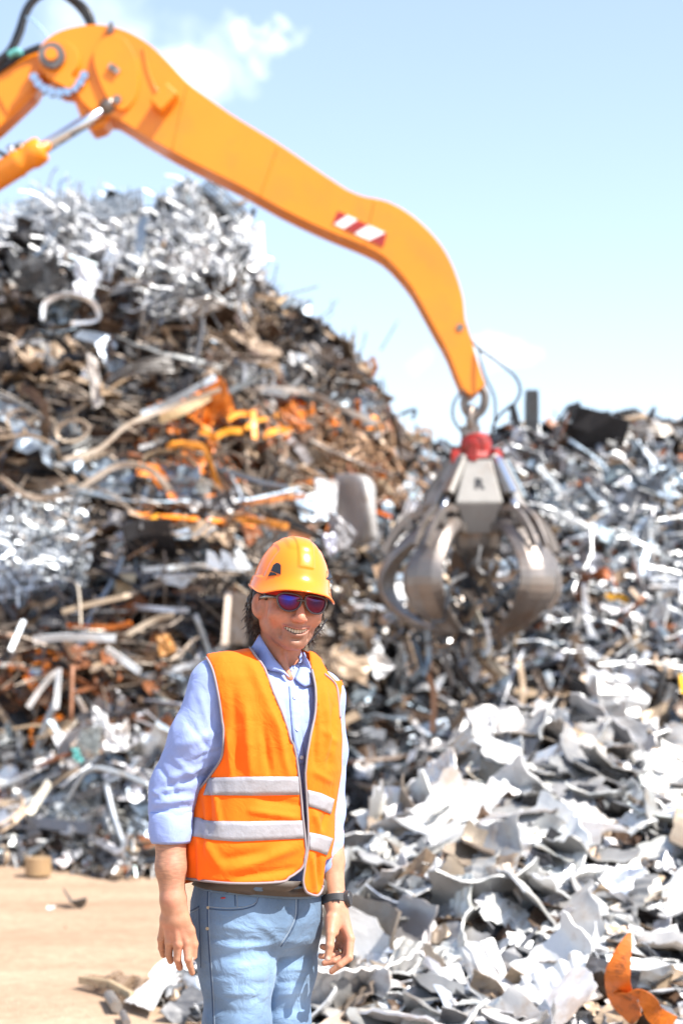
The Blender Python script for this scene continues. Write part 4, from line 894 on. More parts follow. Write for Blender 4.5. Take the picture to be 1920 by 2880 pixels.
hose([A2(208, 60, .16), A2(192, 30, .18), A2(165, 2, .2), A2(120, -24, .2), A2(85, -8, .2), A2(60, 22, .2), A2(42, 74, .18), A2(22, 116, .14), A2(-12, 146, .12)], .028)
hose([A2(-10, 168, .04), A2(30, 142, .03), A2(60, 124, .03), A2(92, 112, .03)], .022)
hose([A2(-10, 158, .1), A2(30, 134, .1), A2(60, 118, .1), A2(95, 104, .1)], .02)
hose([A2(20, 128, .0), A2(40, 118, .0), A2(48, 126, .02)], .03, 'hose_joint', pbr('teal_fitting', (.1, .35, .33), .4))
hose([A2(118, 96, .1), A2(100, 70, .1), A2(75, 45, .1), A2(55, 40, .12)], .008, 'cable', pbr('pale_blue_cable', (.3, .5, .75), .4))
hose([A2(330, 108, -.01), A2(338, 150, -.012), A2(352, 190, -.012), A2(368, 220, -.012), A2(352, 238, -.012)], .006, 'pipe_line', M_YEL)
hose([A2(30, 372, .0), A2(0, 350, -.02), A2(-30, 352, 0)], .02)
for q0, q1 in (((432, 192), (396, 344)), ((862, 460), (838, 562)), ((640, 334), (598, 452))):
    hose([A2(*q0, -.002), A2((q0[0] + q1[0]) / 2, (q0[1] + q1[1]) / 2, -.002), A2(*q1, -.002)], .006, 'weld_seam', M_YEL)
# hoses at the tip
hose([A2(1068, 745, .1), A2(1088, 790, .05), A2(1140, 830, .0), A2(1180, 862, .0), A2(1194, 895, .02), A2(1182, 925, .05), A2(1150, 950, .1), A2(1128, 985, .1)], .012)
hose([A2(1062, 895, -.02), A2(1042, 925, -.06), A2(1040, 960, -.06), A2(1058, 990, -.02)], .011)
hose([A2(1098, 800, -.02), A2(1112, 860, -.05), A2(1134, 910, -.06), A2(1136, 960, -.04), A2(1126, 1010, 0)], .010)

# ---------------------------------------------------------------- grapple (hangs from the stick: a thing of its own)
gc = A2(1096, 1190, .15)      # centre of the hub
ga = empty('orange_peel_grapple', gc, 'five tined grey orange peel grapple hanging from the orange arm', 'grapple')
def G(x, y, z): return gc + Vector((x, y, z))
def gm(name, v, f, mat, smooth=False): return child(fixn(mesh(name, v, f, mat, None, smooth)), ga)
px = 1.2245 * YA / F     # metres per overview pixel at the grapple
# shackles
def ring(name, c, rx, rz, rot, r, mat):
    p = [c + rot @ Vector((rx * math.cos(a), 0, rz * math.sin(a))) for a in [2 * math.pi * k / 24 for k in range(25)]]; v, f = sweep(p, circle(r, 8), caps=False); return gm(name, v, f, mat, True)
ring('shackle', A2(1090, 920, .15), .085, .125, Matrix.Rotation(R(12), 3, 'Y'), .036, M_STL)
ring('link', A2(1084, 965, .15), .07, .10, Matrix.Rotation(R(70), 3, 'Z'), .034, M_STL)
gm('shackle_pin', *sweep([A2(1068, 893, .15), A2(1112, 880, .15)], circle(.042, 12)), M_STL)
gm('swivel_block', *boxvf(A2(1080, 992, .15), (.15, .14, .09)), M_STL)
o = gm('rotator', *sweep([A2(1090, 998, .15), A2(1091, 1008, .15), A2(1092, 1022, .15), A2(1093, 1040, .15), A2(1094, 1056, .15)], circle(.125, 18), [.75, 1.0, 1.05, 1.0, 1.3]), M_RED)
for k in range(6):
    a = k * math.pi / 3 + .3; c = A2(1094, 1050, .15) + Vector((math.cos(a) * .19, math.sin(a) * .19, 0)); gm('lug', *boxvf(c, (.06, .06, .11), Matrix.Rotation(a, 3, 'Z')), M_RED)
# hub and housing plates: five trapezoid plates between the cylinders
ztop = .90 * 0 + (1190 - 1060) * px; zbot = (1190 - 1163) * px
angs = [R(-90 - 2), R(-90 + 70), R(-90 - 74), R(-90 + 142), R(-90 - 146)]
def plate3(a, rt, rb, wt, wb, zt, zb, thick=.03):
    d = Vector((math.cos(a), math.sin(a), 0)); s = Vector((-math.sin(a), math.cos(a), 0))
    p = [d * rt + s * wt / 2 + Vector((0, 0, zt)), d * rt - s * wt / 2 + Vector((0, 0, zt)), d * rb - s * wb / 2 + Vector((0, 0, zb)), d * rb + s * wb / 2 + Vector((0, 0, zb))]
    n = (p[1] - p[0]).cross(p[2] - p[0]).normalized(); n = n if n.dot(d) < 0 else -n
    return [gc + q for q in p], n * thick, d
for i, a in enumerate(angs):
    rb_ = (.34, .38, .44, .36, .42)[i]; p, n, d = plate3(a, .20, rb_, .21, .39, ztop, zbot); o = gm('housing_plate', *prism(p, n), M_GRY); bevel(o, .012)
    p2, n2, _ = plate3(a, rb_, .24, .355, .20, zbot - .004, zbot - .24); o = gm('lower_housing', *prism(p2, n2), M_GRY)
    if i in (0, 2):
        cu = bpy.data.curves.new('letter', 'FONT'); cu.body = 'R' if i == 0 else 'F'; cu.size = .13; cu.align_x = 'CENTER'; cu.align_y = 'CENTER'; cu.extrude = .002; cu.offset = .004
        tmp = bpy.data.objects.new('letter_curve', cu); me_ = bpy.data.meshes.new_from_object(tmp); bpy.data.objects.remove(tmp)
        me_.materials.clear(); me_.materials.append(M_BLK); o = bpy.data.objects.new('letter', me_); COL.objects.link(o)
        up = ((p[0] + p[1]) / 2 - (p[2] + p[3]) / 2).normalized(); nn = -n.normalized(); x = up.cross(nn)
        c = (p[0] + p[1]) / 2 * .42 + (p[2] + p[3]) / 2 * .58 + nn * .004
        o.matrix_world = Matrix.Translation(c) @ Matrix((x, up, nn)).transposed().to_4x4(); o.parent = ga; o.matrix_parent_inverse = Matrix.Translation(ga.location).inverted()
gm('hub_core', *sweep([G(0, 0, ztop), G(0, 0, zbot), G(0, 0, -.25), G(0, 0, -.33)], circle(.24, 14), [.6, 1, .8, .55]), M_STL)
gm('hub_cap', *sweep([G(0, 0, -.33), G(0, 0, -.40)], circle(.11, 14)), M_STL)
# tines
M_TINE = pbr('worn_tine_steel', (.25, .22, .20), .4, .65, var=.3, scale=3, dirt=(.22, .12, .06), dirt_amt=.8, dscale=2.2, bump=.25, bscale=14)
ta = [R(-90 + 36), R(-90 - 40), R(-90 + 104), R(-90 - 108), R(92)]
prof = [(.28, -.08), (.40, -.11), (.54, -.19), (.68, -.32), (.765, -.47), (.76, -.62), (.66, -.76), (.50, -.87), (.32, -.94), (.15, -.99)]
wid = [.15, .18, .25, .33, .38, .40, .36, .28, .16, .04]
tk = [.12, .13, .11, .09, .08, .075, .07, .06, .05, .03]
pr = catmull([Vector((r, 0, z)) for r, z in prof], 3); wi = np.interp(np.linspace(0, 1, len(pr)), np.linspace(0, 1, len(wid)), wid); th = np.interp(np.linspace(0, 1, len(pr)), np.linspace(0, 1, len(tk)), tk)
for ti, a in enumerate(ta):
    d = Vector((math.cos(a), math.sin(a), 0)); s = Vector((-math.sin(a), math.cos(a), 0)); v = []; m = 8
    sc = [.97, .98, .85, 1.02, .98][ti]
    for i, q in enumerate(pr):
        nx_ = pr[min(i + 1, len(pr) - 1)] - pr[max(i - 1, 0)]; t2 = Vector((nx_.x, 0, nx_.z)).normalized(); nrm = Vector((-t2.z, 0, t2.x)); nrm = nrm if nrm.x > 0 or nrm.z > 0 else -nrm
        out = d * nrm.x + Vector((0, 0, nrm.z)); c = d * q.x * sc + Vector((0, 0, q.z)); w = wi[i]; h = th[i]
        # ridge outside, hollow inside
        for (aa, bb) in ((-w / 2, -.02), (-w / 2, .0), (-w * .32, h * .55), (0, h * .8), (w * .32, h * .55), (w / 2, 0), (w / 2, -.02), (0, h * .18)): v.append(G(0, 0, 0) + c + s * aa + out * bb)
    f = []
    for i in range(len(pr) - 1):
        for j in range(m): k = (j + 1) % m; f.append((i * m + j, i * m + k, (i + 1) * m + k, (i + 1) * m + j))
    f += [tuple(range(m)), tuple(range(len(v) - m, len(v)))]
    tn = gm('tine', v, f, M_TINE)
    # twin ribs up the back of the tine and the hinge
    for sg in (-1, 1):
        pth = [G(0, 0, 0) + d * (r * sc + .07) + Vector((0, 0, z + .06)) + s * sg * .055 for r, z in ((.30, -.02), (.42, -.01), (.54, -.08), (.64, -.20), (.71, -.33))]
        o = mesh('tine_rib', *sweep(catmull(pth, 4), [(-.03, -.012), (.03, -.012), (.03, .012), (-.03, .012)]), M_TINE); child(o, ga)
    gm('hinge_pin', *sweep([G(0, 0, -.1) + d * .32 - s * .10, G(0, 0, -.1) + d * .32 + s * .10], circle(.04, 10)), M_STL)
    # hydraulic cylinder: barrel and rod
    p0 = G(0, 0, ztop + .02) + d * .20; p1 = G(0, 0, -.06) + d * (.56 * sc); mid = p0.lerp(p1, .55)
    cy = gm('ram', *sweep([p0, p0.lerp(p1, .04), mid, mid + (p1 - p0) * .02], circle(.042, 12), [1.1, 1, 1, 1.15]), M_GRY, False)
    gm('ram_rod', *sweep([mid, p1], circle(.026, 12)), M_CHR, True)
    gm('ram_guard', *sweep([p0 + d * .05, mid + d * .06], [(-.008, -.03), (.008, -.03), (.008, .03), (-.008, .03)]), M_CHR if ti in (0, 2) else M_STL)
    gm('ram_eye', *sweep([p1 - s * .07, p1 + s * .07], circle(.042, 10)), M_STL)
# scrap held in the closed tines
held = [([(1330, 1790), (1345, 1850), (1400, 1905)], 20, 'tan', 'tan strip hanging lowest from the grapple'), ([(1325, 1700), (1360, 1780), (1385, 1860), (1420, 1900)], 22, ((.5, .46, .38), .2), 'long beige strip slanting out of the grapple'),
        ([(1200, 1770), (1205, 1850), (1190, 1900)], 18, 'steel blue', 'blue grey strip hanging from the left tine'), ([(1310, 1800), (1330, 1880), (1320, 1950)], 16, 'silver', 'silver strip under the grapple tips'),
        ([(1260, 1760), (1250, 1840), (1275, 1930)], 16, 'mid grey', 'grey strip dangling left under the tips'), ([(1365, 1740), (1375, 1800), (1370, 1840)], 14, ((.8, .85, .9), .5), 'short bright strip between the tips'),
        ([(1300, 1560), (1330, 1640), (1360, 1700)], 14, 'dark grey', 'dark bar inside the closed tines'), ([(1190, 1640), (1240, 1660), (1290, 1600)], 14, 'steel blue', 'blue grey scrap inside the left of the grapple'),
        ([(1270, 1830), (1300, 1900), (1345, 1960), (1360, 2040)], 20, 'dark grey', 'dark strip reaching lowest below the grapple'), ([(1200, 1880), (1220, 1960), (1215, 2060)], 18, ((.35, .18, .1), .1), 'rusty strip hanging below the blue grey strip')]
for pts, w, c, lb in held: hstrip('held_strip', pts, w, c, lb, 'strip', Y=YA + .1 + random.uniform(-.15, .15), tilt=.5)
strands_held = []
rg = random.Random(5)
for _ in range(70):
    c0 = G(rg.gauss(0, .22), rg.gauss(0, .2), -.72 + rg.gauss(0, .2)); strands_held.append((c0, rg))
out = []; C = []
for c0, rg in strands_held:
    v, f = flat_sweep([c0 + q for q in rpath(rg.uniform(.3, .7), 6, 2.4, .2, rg)], rg.uniform(.02, .06), .006, rg.uniform(-1, 1)); out.append((v, f)); cc_ = COLS[rg.choice(['dark grey', 'mid grey', 'brown', 'silver', 'steel blue', 'tan'])]; C += [(*cc_[0], cc_[1])] * len(v)
v, f = joinvf(out); me = bpy.data.meshes.new('grabbed_scrap'); me.from_pydata([tuple(p) for p in v], [], f); me.update()
a_ = me.color_attributes.new('tint', 'FLOAT_COLOR', 'POINT'); a_.data.foreach_set('color', np.array(C, np.float32).ravel())
tag(link('grabbed_scrap', me, M_FRAG), 'tangle of scrap strips caught between the grapple tines', kind='stuff')
# ================================================================ the man
D0 = 4.53
def PP(px, py, dy=0.0): return np.array(P(px, py, dy))
# ---- signed distance tools
def smin(a, b, k):
    h = np.clip(.5 + .5 * (b - a) / k, 0, 1); return b * (1 - h) + a * h - k * h * (1 - h)
def smax(a, b, k): return -smin(-a, -b, k)
def d_ell(p, c, r, rot=None):
    q = p - np.array(c)
    if rot is not None: q = q @ rot
    r = np.array(r); k0 = np.linalg.norm(q / r, axis=1); k1 = np.linalg.norm(q / (r * r), axis=1) + 1e-9
    return k0 * (k0 - 1) / k1
def d_cap(p, a, b, ra, rb=None):
    a = np.array(a); b = np.array(b); rb = ra if rb is None else rb; ab = b - a
    t = np.clip(((p - a) @ ab) / (ab @ ab), 0, 1); return np.linalg.norm(p - a - t[:, None] * ab, axis=1) - (ra + (rb - ra) * t)
def d_chain(p, pts, rs, k=.012):
    d = None
    for i in range(len(pts) - 1):
        q = d_cap(p, pts[i], pts[i + 1], rs[i], rs[i + 1]); d = q if d is None else smin(d, q, k)
    return d
def snets(f, lo, hi, h, newton=2):
    lo = np.array(lo, float); n = np.ceil((np.array(hi) - lo) / h).astype(int) + 1
    ax = [lo[i] + h * np.arange(n[i]) for i in range(3)]
    g = np.stack(np.meshgrid(*ax, indexing='ij'), -1).reshape(-1, 3)
    val = np.concatenate([f(g[i:i + 200000]) for i in range(0, len(g), 200000)]).reshape(n)
    s = val < 0; cs = np.zeros(np.array(n) - 1, int)
    for i in (0, 1):
        for j in (0, 1):
            for k in (0, 1): cs += s[i:n[0] - 1 + i, j:n[1] - 1 + j, k:n[2] - 1 + k]
    act = (cs > 0) & (cs < 8); idx = -np.ones(act.shape, int); cells = np.argwhere(act); idx[act] = np.arange(len(cells))
    acc = np.zeros((len(cells), 3)); cnt = np.zeros(len(cells))
    cor = [(i, j, k) for i in (0, 1) for j in (0, 1) for k in (0, 1)]
    for a in cor:
        for axis in range(3):
            if a[axis] == 1: continue
            b = list(a); b[axis] = 1
            va = val[tuple((cells + a).T)]; vb = val[tuple((cells + b).T)]; m = (va < 0) != (vb < 0)
            t = va[m] / (va[m] - vb[m]); pt = np.repeat(np.array([a], float), m.sum(), 0); pt[:, axis] = t; acc[m] += pt; cnt[m] += 1
    V = lo + (cells + acc / cnt[:, None]) * h; Fc = []
    for axis in range(3):
        sl0 = [slice(None)] * 3; sl1 = [slice(None)] * 3; sl0[axis] = slice(0, -1); sl1[axis] = slice(1, None)
        ch = s[tuple(sl0)] != s[tuple(sl1)]; e = np.argwhere(ch); u, v = [(1, 2), (2, 0), (0, 1)][axis]
        ok = (e[:, u] > 0) & (e[:, v] > 0) & (e[:, u] < n[u] - 1) & (e[:, v] < n[v] - 1); e = e[ok]
        def I(du, dv): q = e.copy(); q[:, u] -= du; q[:, v] -= dv; return idx[tuple(q.T)]
        q = np.stack([I(1, 1), I(0, 1), I(0, 0), I(1, 0)], 1); inside = s[tuple(e.T)]; q[~inside] = q[~inside][:, ::-1]; Fc.append(q)
    Fc = np.concatenate(Fc)
    for _ in range(newton):
        d = f(V); eps = h * .3; gr = np.stack([(f(V + np.eye(3)[i] * eps) - f(V - np.eye(3)[i] * eps)) / (2 * eps) for i in range(3)], 1)
        V = V - np.clip(d / (np.sum(gr * gr, 1) + 1e-6), -h, h)[:, None] * gr * .8
    return V, Fc
def npmesh(name, V, Fc, mat, parent=None, smooth=True, col=None):
    me = bpy.data.meshes.new(name); me.from_pydata(V.tolist(), [], Fc.tolist()); me.update()
    if col is not None:
        a = me.color_attributes.new('tint', 'FLOAT_COLOR', 'POINT'); a.data.foreach_set('color', np.c_[col, np.ones(len(col))].astype(np.float32).ravel())
    o = link(name, me, mat, None, smooth)
    if parent is not None: child(o, parent)
    return o
def vnormals(V, Fc):
    N_ = np.zeros_like(V); q = Fc
    n = np.cross(V[q[:, 2]] - V[q[:, 0]], V[q[:, 3]] - V[q[:, 1]])
    for i in range(4): np.add.at(N_, q[:, i], n)
    return N_ / (np.linalg.norm(N_, axis=1)[:, None] + 1e-12)
def vproj(V): return np.stack([960 + F * V[:, 0] / V[:, 1], HY - F * (V[:, 2] - CZ) / V[:, 1]], 1)
def nz3(V, s, seed=0): return np.array([noise.noise(Vector((v[0] * s[0], v[1] * s[1], v[2] * s[2] + seed))) for v in V])
AMP = 1.0
def folds(V, Fc, strokes):
    """cloth folds: each stroke (x0,y0,x1,y1,width px,height mm) raises or sinks the cloth along a line on its front"""
    N_ = vnormals(V, Fc); q = vproj(V); w0 = np.clip(-N_[:, 1] * 3, 0, 1); D = np.zeros(len(V))
    for (x0, y0, x1, y1, w, a) in strokes:
        A_ = np.array([x0, y0], float); B_ = np.array([x1, y1], float); ab = B_ - A_; t = np.clip(((q - A_) @ ab) / (ab @ ab), 0, 1)
        d = np.linalg.norm(q - A_ - t[:, None] * ab, axis=1); D += a * AMP * .001 * np.exp(-(d / w) ** 2) * (1 - (2 * np.abs(t - .5)) ** 4 * .7)
    return V + N_ * (D * w0)[:, None]
def inpoly(q, poly):
    poly = np.array(poly, float); n = len(poly); ins = np.zeros(len(q), bool); j = n - 1
    for i in range(n):
        xi, yi = poly[i]; xj, yj = poly[j]
        c = ((yi > q[:, 1]) != (yj > q[:, 1])) & (q[:, 0] < (xj - xi) * (q[:, 1] - yi) / (yj - yi + 1e-12) + xi); ins ^= c; j = i
    return ins
def snap_poly(q, poly):
    poly = np.array(poly, float); best = np.full(len(q), 1e9); out = q.copy()
    for i in range(len(poly)):
        a = poly[i]; b = poly[(i + 1) % len(poly)]; ab = b - a; t = np.clip(((q - a) @ ab) / (ab @ ab + 1e-9), 0, 1); c = a + t[:, None] * ab; d = np.linalg.norm(q - c, axis=1)
        m = d < best; best[m] = d[m]; out[m] = c[m]
    return out, best

# ---- cloth and skin materials
def fabric(name, col, col2=None, period=None, rough=.85, sheen=.1, var=.06, trans=0, wave2=True, bump=.25):
    m, n, l, b = newmat(name); b.inputs['Roughness'].default_value = rough; b.inputs['Specular IOR Level'].default_value = .2
    b.inputs['Sheen Weight'].default_value = sheen; t = n.new('ShaderNodeTexCoord')
    x = n.new('ShaderNodeTexNoise'); x.inputs['Scale'].default_value = 9; x.inputs['Detail'].default_value = 6; l.new(t.outputs['Object'], x.inputs['Vector'])
    mr = n.new('ShaderNodeMapRange'); mr.inputs[1].default_value = .3; mr.inputs[2].default_value = .7; mr.inputs[3].default_value = 1 - var; mr.inputs[4].default_value = 1 + var; l.new(x.outputs['Fac'], mr.inputs[0])
    mu = n.new('ShaderNodeMixRGB'); mu.blend_type = 'MULTIPLY'; mu.inputs[0].default_value = 1; l.new(mr.outputs[0], mu.inputs[2])
    if col2 is not None:
        prev = None
        for dr in (('Z', 'X') if wave2 else ('Z',)):
            w = n.new('ShaderNodeTexWave'); w.bands_direction = dr; w.inputs['Scale'].default_value = 1 / period; w.inputs['Distortion'].default_value = 0.3; l.new(t.outputs['Object'], w.inputs['Vector'])
            prev = w.outputs['Fac'] if prev is None else (lambda a, c: (lambda mm: (l.new(a, mm.inputs[0]), l.new(c, mm.inputs[1]), mm.outputs[0])[2])(n.new('ShaderNodeMath')))(prev, w.outputs['Fac'])
        k = n.new('ShaderNodeMapRange'); k.inputs[1].default_value = 0; k.inputs[2].default_value = 2 if wave2 else 1; l.new(prev, k.inputs[0])
        mc = n.new('ShaderNodeMixRGB'); mc.inputs[1].default_value = (*col, 1); mc.inputs[2].default_value = (*col2, 1); l.new(k.outputs[0], mc.inputs[0]); l.new(mc.outputs[0], mu.inputs[1])
    else: mu.inputs[1].default_value = (*col, 1)
    l.new(mu.outputs[0], b.inputs['Base Color'])
    z = n.new('ShaderNodeTexNoise'); z.inputs['Scale'].default_value = 17; z.inputs['Detail'].default_value = 8; z.inputs['Distortion'].default_value = .8; l.new(t.outputs['Object'], z.inputs['Vector'])
    bp = n.new('ShaderNodeBump'); bp.inputs['Strength'].default_value = min(1, bump * 2); bp.inputs['Distance'].default_value = .014; l.new(z.outputs['Fac'], bp.inputs['Height']); l.new(bp.outputs[0], b.inputs['Normal'])
    if trans:
        o = [q for q in n if q.type == 'OUTPUT_MATERIAL'][0]; tr = n.new('ShaderNodeBsdfTranslucent'); tr.inputs[0].default_value = (*col, 1); ms = n.new('ShaderNodeMixShader'); ms.inputs[0].default_value = trans
        l.new(b.outputs[0], ms.inputs[1]); l.new(tr.outputs[0], ms.inputs[2]); l.new(ms.outputs[0], o.inputs[0])
    return m
M_VEST = fabric('fluorescent_orange_cloth', (1.0, .150, .005), var=.04, rough=.8, sheen=.05, bump=.2)
M_BAND = pbr('silver_reflective_tape', (.32, .315, .345), .5, .15, var=.16, scale=22, bump=.4, bscale=28)
M_BIND = pbr('grey_binding_tape', (.24, .21, .225), .7, 0)
M_SHIRT = fabric('blue_gingham_cloth', (.17, .245, .56), (.38, .46, .75), .0042, var=.05, rough=.8, sheen=.1, bump=.2)
def denim():
    m = fabric('washed_denim', (.095, .165, .275), (.175, .26, .38), .0022, var=.14, wave2=False, bump=.35); n = m.node_tree.nodes; l = m.node_tree.links
    a = n.new('ShaderNodeAttribute'); a.attribute_name = 'tint'; b = n['Principled BSDF']; src = b.inputs['Base Color'].links[0].from_socket
    mu = n.new('ShaderNodeMixRGB'); mu.blend_type = 'MULTIPLY'; mu.inputs[0].default_value = 1; l.new(src, mu.inputs[1]); l.new(a.outputs['Color'], mu.inputs[2]); l.new(mu.outputs[0], b.inputs['Base Color']); return m
M_DENIM = denim()
M_SEAM = pbr('denim_seam', (.045, .08, .15), .9); M_SEAML = pbr('pale_worn_seam', (.22, .28, .36), .9)
M_BELT = pbr('taupe_belt', (.075, .06, .05), .6, var=.15); M_BUCK = pbr('belt_buckle', (.30, .26, .2), .4, .6)
def skin_mat():
    m, n, l, b = newmat('skin'); b.inputs['Roughness'].default_value = .48; b.inputs['Specular IOR Level'].default_value = .4
    b.inputs['Subsurface Weight'].default_value = .12; b.inputs['Subsurface Radius'].default_value = (.010, .004, .002); b.inputs['Subsurface Scale'].default_value = .6
    a = n.new('ShaderNodeAttribute'); a.attribute_name = 'tint'; t = n.new('ShaderNodeTexCoord')
    x = n.new('ShaderNodeTexNoise'); x.inputs['Scale'].default_value = 60; x.inputs['Detail'].default_value = 6; l.new(t.outputs['Object'], x.inputs['Vector'])
    mr = n.new('ShaderNodeMapRange'); mr.inputs[1].default_value = .3; mr.inputs[2].default_value = .7; mr.inputs[3].default_value = .90; mr.inputs[4].default_value = 1.08; l.new(x.outputs['Fac'], mr.inputs[0])
    mu = n.new('ShaderNodeMixRGB'); mu.blend_type = 'MULTIPLY'; mu.inputs[0].default_value = 1; l.new(a.outputs['Color'], mu.inputs[1]); l.new(mr.outputs[0], mu.inputs[2]); l.new(mu.outputs[0], b.inputs['Base Color'])
    z = n.new('ShaderNodeTexNoise'); z.inputs['Scale'].default_value = 260; z.inputs['Detail'].default_value = 3; l.new(t.outputs['Object'], z.inputs['Vector'])
    bp = n.new('ShaderNodeBump'); bp.inputs['Strength'].default_value = .25; bp.inputs['Distance'].default_value = .002; l.new(z.outputs['Fac'], bp.inputs['Height']); l.new(bp.outputs[0], b.inputs['Normal'])
    return m
M_SKIN = skin_mat()
M_HAIR = pbr('dark_brown_hair', (.042, .026, .017), .42, 0, var=.3, scale=40)
M_HELM = pbr('orange_helmet_plastic', (1.0, .225, .006), .22, 0, var=.02, coat=.5)
M_VENT = pbr('black_vent_plastic', (.02, .022, .028), .4)
M_TOOTH = pbr('teeth', (.60, .50, .38), .35)
M_DARK = pbr('mouth_inside', (.12, .03, .025), .6)

man = empty('person', (P(720, 3560).x, D0, 0), 'smiling man in an orange hard hat, sunglasses, orange safety vest, blue shirt and jeans', 'person')

# ---- head frame
HO = PP(816, 1695, -.015); HROT = np.array(Matrix.Rotation(R(5.5), 3, 'Y') @ Matrix.Rotation(R(17), 3, 'Z') @ Matrix.Rotation(R(2), 3, 'X'))
def HL(q): return (q - HO) @ HROT            # world -> head local
def HW(q): return HO + np.atleast_2d(q) @ HROT.T
def f_head(p):
    q = HL(p); ax = np.abs(q[:, 0]); m = np.stack([ax, q[:, 1], q[:, 2]], 1)
    d = d_ell(m, (0, .014, .035), (.074, .098, .095))
    d = smin(d, d_ell(m, (0, -.032, -.035), (.065, .062, .078)), .03)
    d = smin(d, d_cap(m, (.055, .012, -.055), (.018, -.066, -.100), .018, .016), .032)
    d = smin(d, d_ell(m, (0, -.074, -.103), (.019, .022, .019)), .020)
    d = smin(d, d_ell(m, (.044, -.062, -.034), (.028, .025, .024)), .018)
    d = smin(d, d_ell(m, (0, -.084, .018), (.048, .016, .012)), .02)
    d = smin(d, d_ell(m, (0, -.083, -.070), (.032, .016, .026)), .018)
    # eye hollows
    d = smax(d, -d_ell(m, (.031, -.102, -.002), (.017, .014, .012)), .014)
    # smile folds
    fo = d_cap(m, (.021, -.104, -.044), (.043, -.082, -.072), .0055); fo = smin(fo, d_cap(m, (.042, -.080, -.072), (.038, -.074, -.088), .004), .004)
    d = smax(d, -fo, .008)
    # mouth
    zc = -.0735 + 9.0 * q[:, 0] ** 2; mm = np.stack([q[:, 0], q[:, 1], q[:, 2] - zc], 1)
    yl = -.0985 + 11 * q[:, 0] ** 2
    up = np.sqrt((q[:, 1] - yl) ** 2 + ((mm[:, 2] - .0070 + 3.6 * q[:, 0] ** 2) * 1.1) ** 2) - .0048 * np.clip(1.15 - (ax / .041) ** 2, 0, 1)
    lw = np.sqrt((q[:, 1] - yl - .002) ** 2 + (mm[:, 2] + .0074 - 3.8 * q[:, 0] ** 2) ** 2) - .0062 * np.clip(1.15 - (ax / .040) ** 2, 0, 1)
    lips = smin(up, lw, .002) + np.clip(ax - .041, 0, 1) * 2
    d = smin(d, lips, .006)
    cav = d_ell(mm, (0, -.096, .0005), (.0365, .022, .0060)); d = smax(d, -cav, .002)
    # nose
    ns = d_cap(m, (0, -.094, .004), (0, -.119, -.034), .0085, .0125); ns = smin(ns, d_ell(m, (.0125, -.108, -.040), (.0085, .011, .008)), .006)
    ns = smin(ns, d_ell(m, (0, -.117, -.039), (.0125, .012, .0095)), .005); ns = smax(ns, -d_ell(m, (.0075, -.113, -.0505), (.0035, .005, .004)), .003)
    d = smin(d, ns, .011)
    # chin cleft and lower lip hollow
    d = smax(d, -d_ell(m, (0, -.100, -.0935), (.016, .008, .004)), .008)
    # ears
    rot = np.array(Matrix.Rotation(R(-12), 3, 'X') @ Matrix.Rotation(R(-36), 3, 'Z'))
    e = d_ell(m, (.0845, .014, -.014), (.0075, .019, .032), rot); e = smin(e, d_ell(m, (.080, .008, -.038), (.007, .009, .012), rot), .006)
    e = smax(e, -d_ell(m, (.0875, .004, -.011), (.0065, .011, .020), rot), .003); d = smin(d, d_ell(m, (.070, .010, -.020), (.010, .020, .030)), .01); d = smin(d, e, .008)
    return d
NK0 = PP(785, 1765, .03); NK1 = PP(779, 1900, .03)
def f_neck(p):
    d = d_cap(p, NK0, NK1, .058, .064)
    d = smin(d, d_cap(p, PP(762, 1775, -.02), PP(812, 1905, -.05), .014, .010), .02)      # neck muscle
    
    d = smin(d, d_ell(p, PP(775, 1985, .015), (.13, .075, .10)), .03)
    return d
def f_headneck(p): return smin(f_head(p), f_neck(p), .022)
V1, F1 = snets(f_headneck, HO + (-.17, -.16, -.33), HO + (.19, .16, .16), .0034)
q = HL(V1); base = np.tile(np.array([.45, .19, .115]), (len(V1), 1)); _n = nz3(V1, (38, 38, 38), 3) + .6 * nz3(V1, (120, 120, 120), 5); base = base * (1 + .13 * _n[:, None]) + np.array([.03, -.008, -.008]) * _n[:, None]
def cmix(c, col, w): w = np.clip(w, 0, 1)[:, None]; return c * (1 - w) + np.array(col) * w
ax = np.abs(q[:, 0]); hd = q[:, 2] > -.14
st = np.exp(-((q[:, 2] + .088) / .034) ** 2) * np.clip((-q[:, 1] - .01) / .05, 0, 1); st2 = np.clip(1 - ((ax - .0) / .07) ** 2, .2, 1)
base = cmix(base, (.22, .125, .095), st * .75 * hd)                                             # stubble
base = cmix(base, (.30, .17, .13), np.exp(-((q[:, 2] + .057) / .006) ** 2) * (ax < .024) * (q[:, 1] < -.08) * .45)
base = cmix(base, (.64, .26, .18), np.exp(-(((ax - .036) / .02) ** 2 + ((q[:, 2] + .035) / .02) ** 2)) * (q[:, 1] < -.03) * .5)
base = cmix(base, (.62, .25, .17), np.exp(-((ax / .015) ** 2 + ((q[:, 2] + .038) / .018) ** 2)) * (q[:, 1] < -.08) * .5)
zc = -.0735 + 9.0 * q[:, 0] ** 2; yl = -.0985 + 11 * q[:, 0] ** 2
dl = np.minimum(np.hypot(q[:, 1] - yl, q[:, 2] - zc - .0070 + 3.6 * q[:, 0] ** 2), np.hypot(q[:, 1] - yl - .002, q[:, 2] - zc + .0074 - 3.8 * q[:, 0] ** 2))
base = cmix(base, (.36, .12, .09), np.exp(-(dl / .0058) ** 4) * (ax < .037) * .9)
incav = (d_ell(np.stack([q[:, 0], q[:, 1], q[:, 2] - zc], 1), (0, -.096, .0005), (.038, .0235, .0068)) < 0) & (q[:, 1] > yl + .002)
base[incav] = (.10, .025, .02)
br = np.exp(-(((q[:, 2] - .020 - .002 * np.sin(ax * 60)) / .004) ** 2)) * (ax > .012) * (ax < .052) * (q[:, 1] < -.06); base = cmix(base, (.04, .025, .02), br * .9)
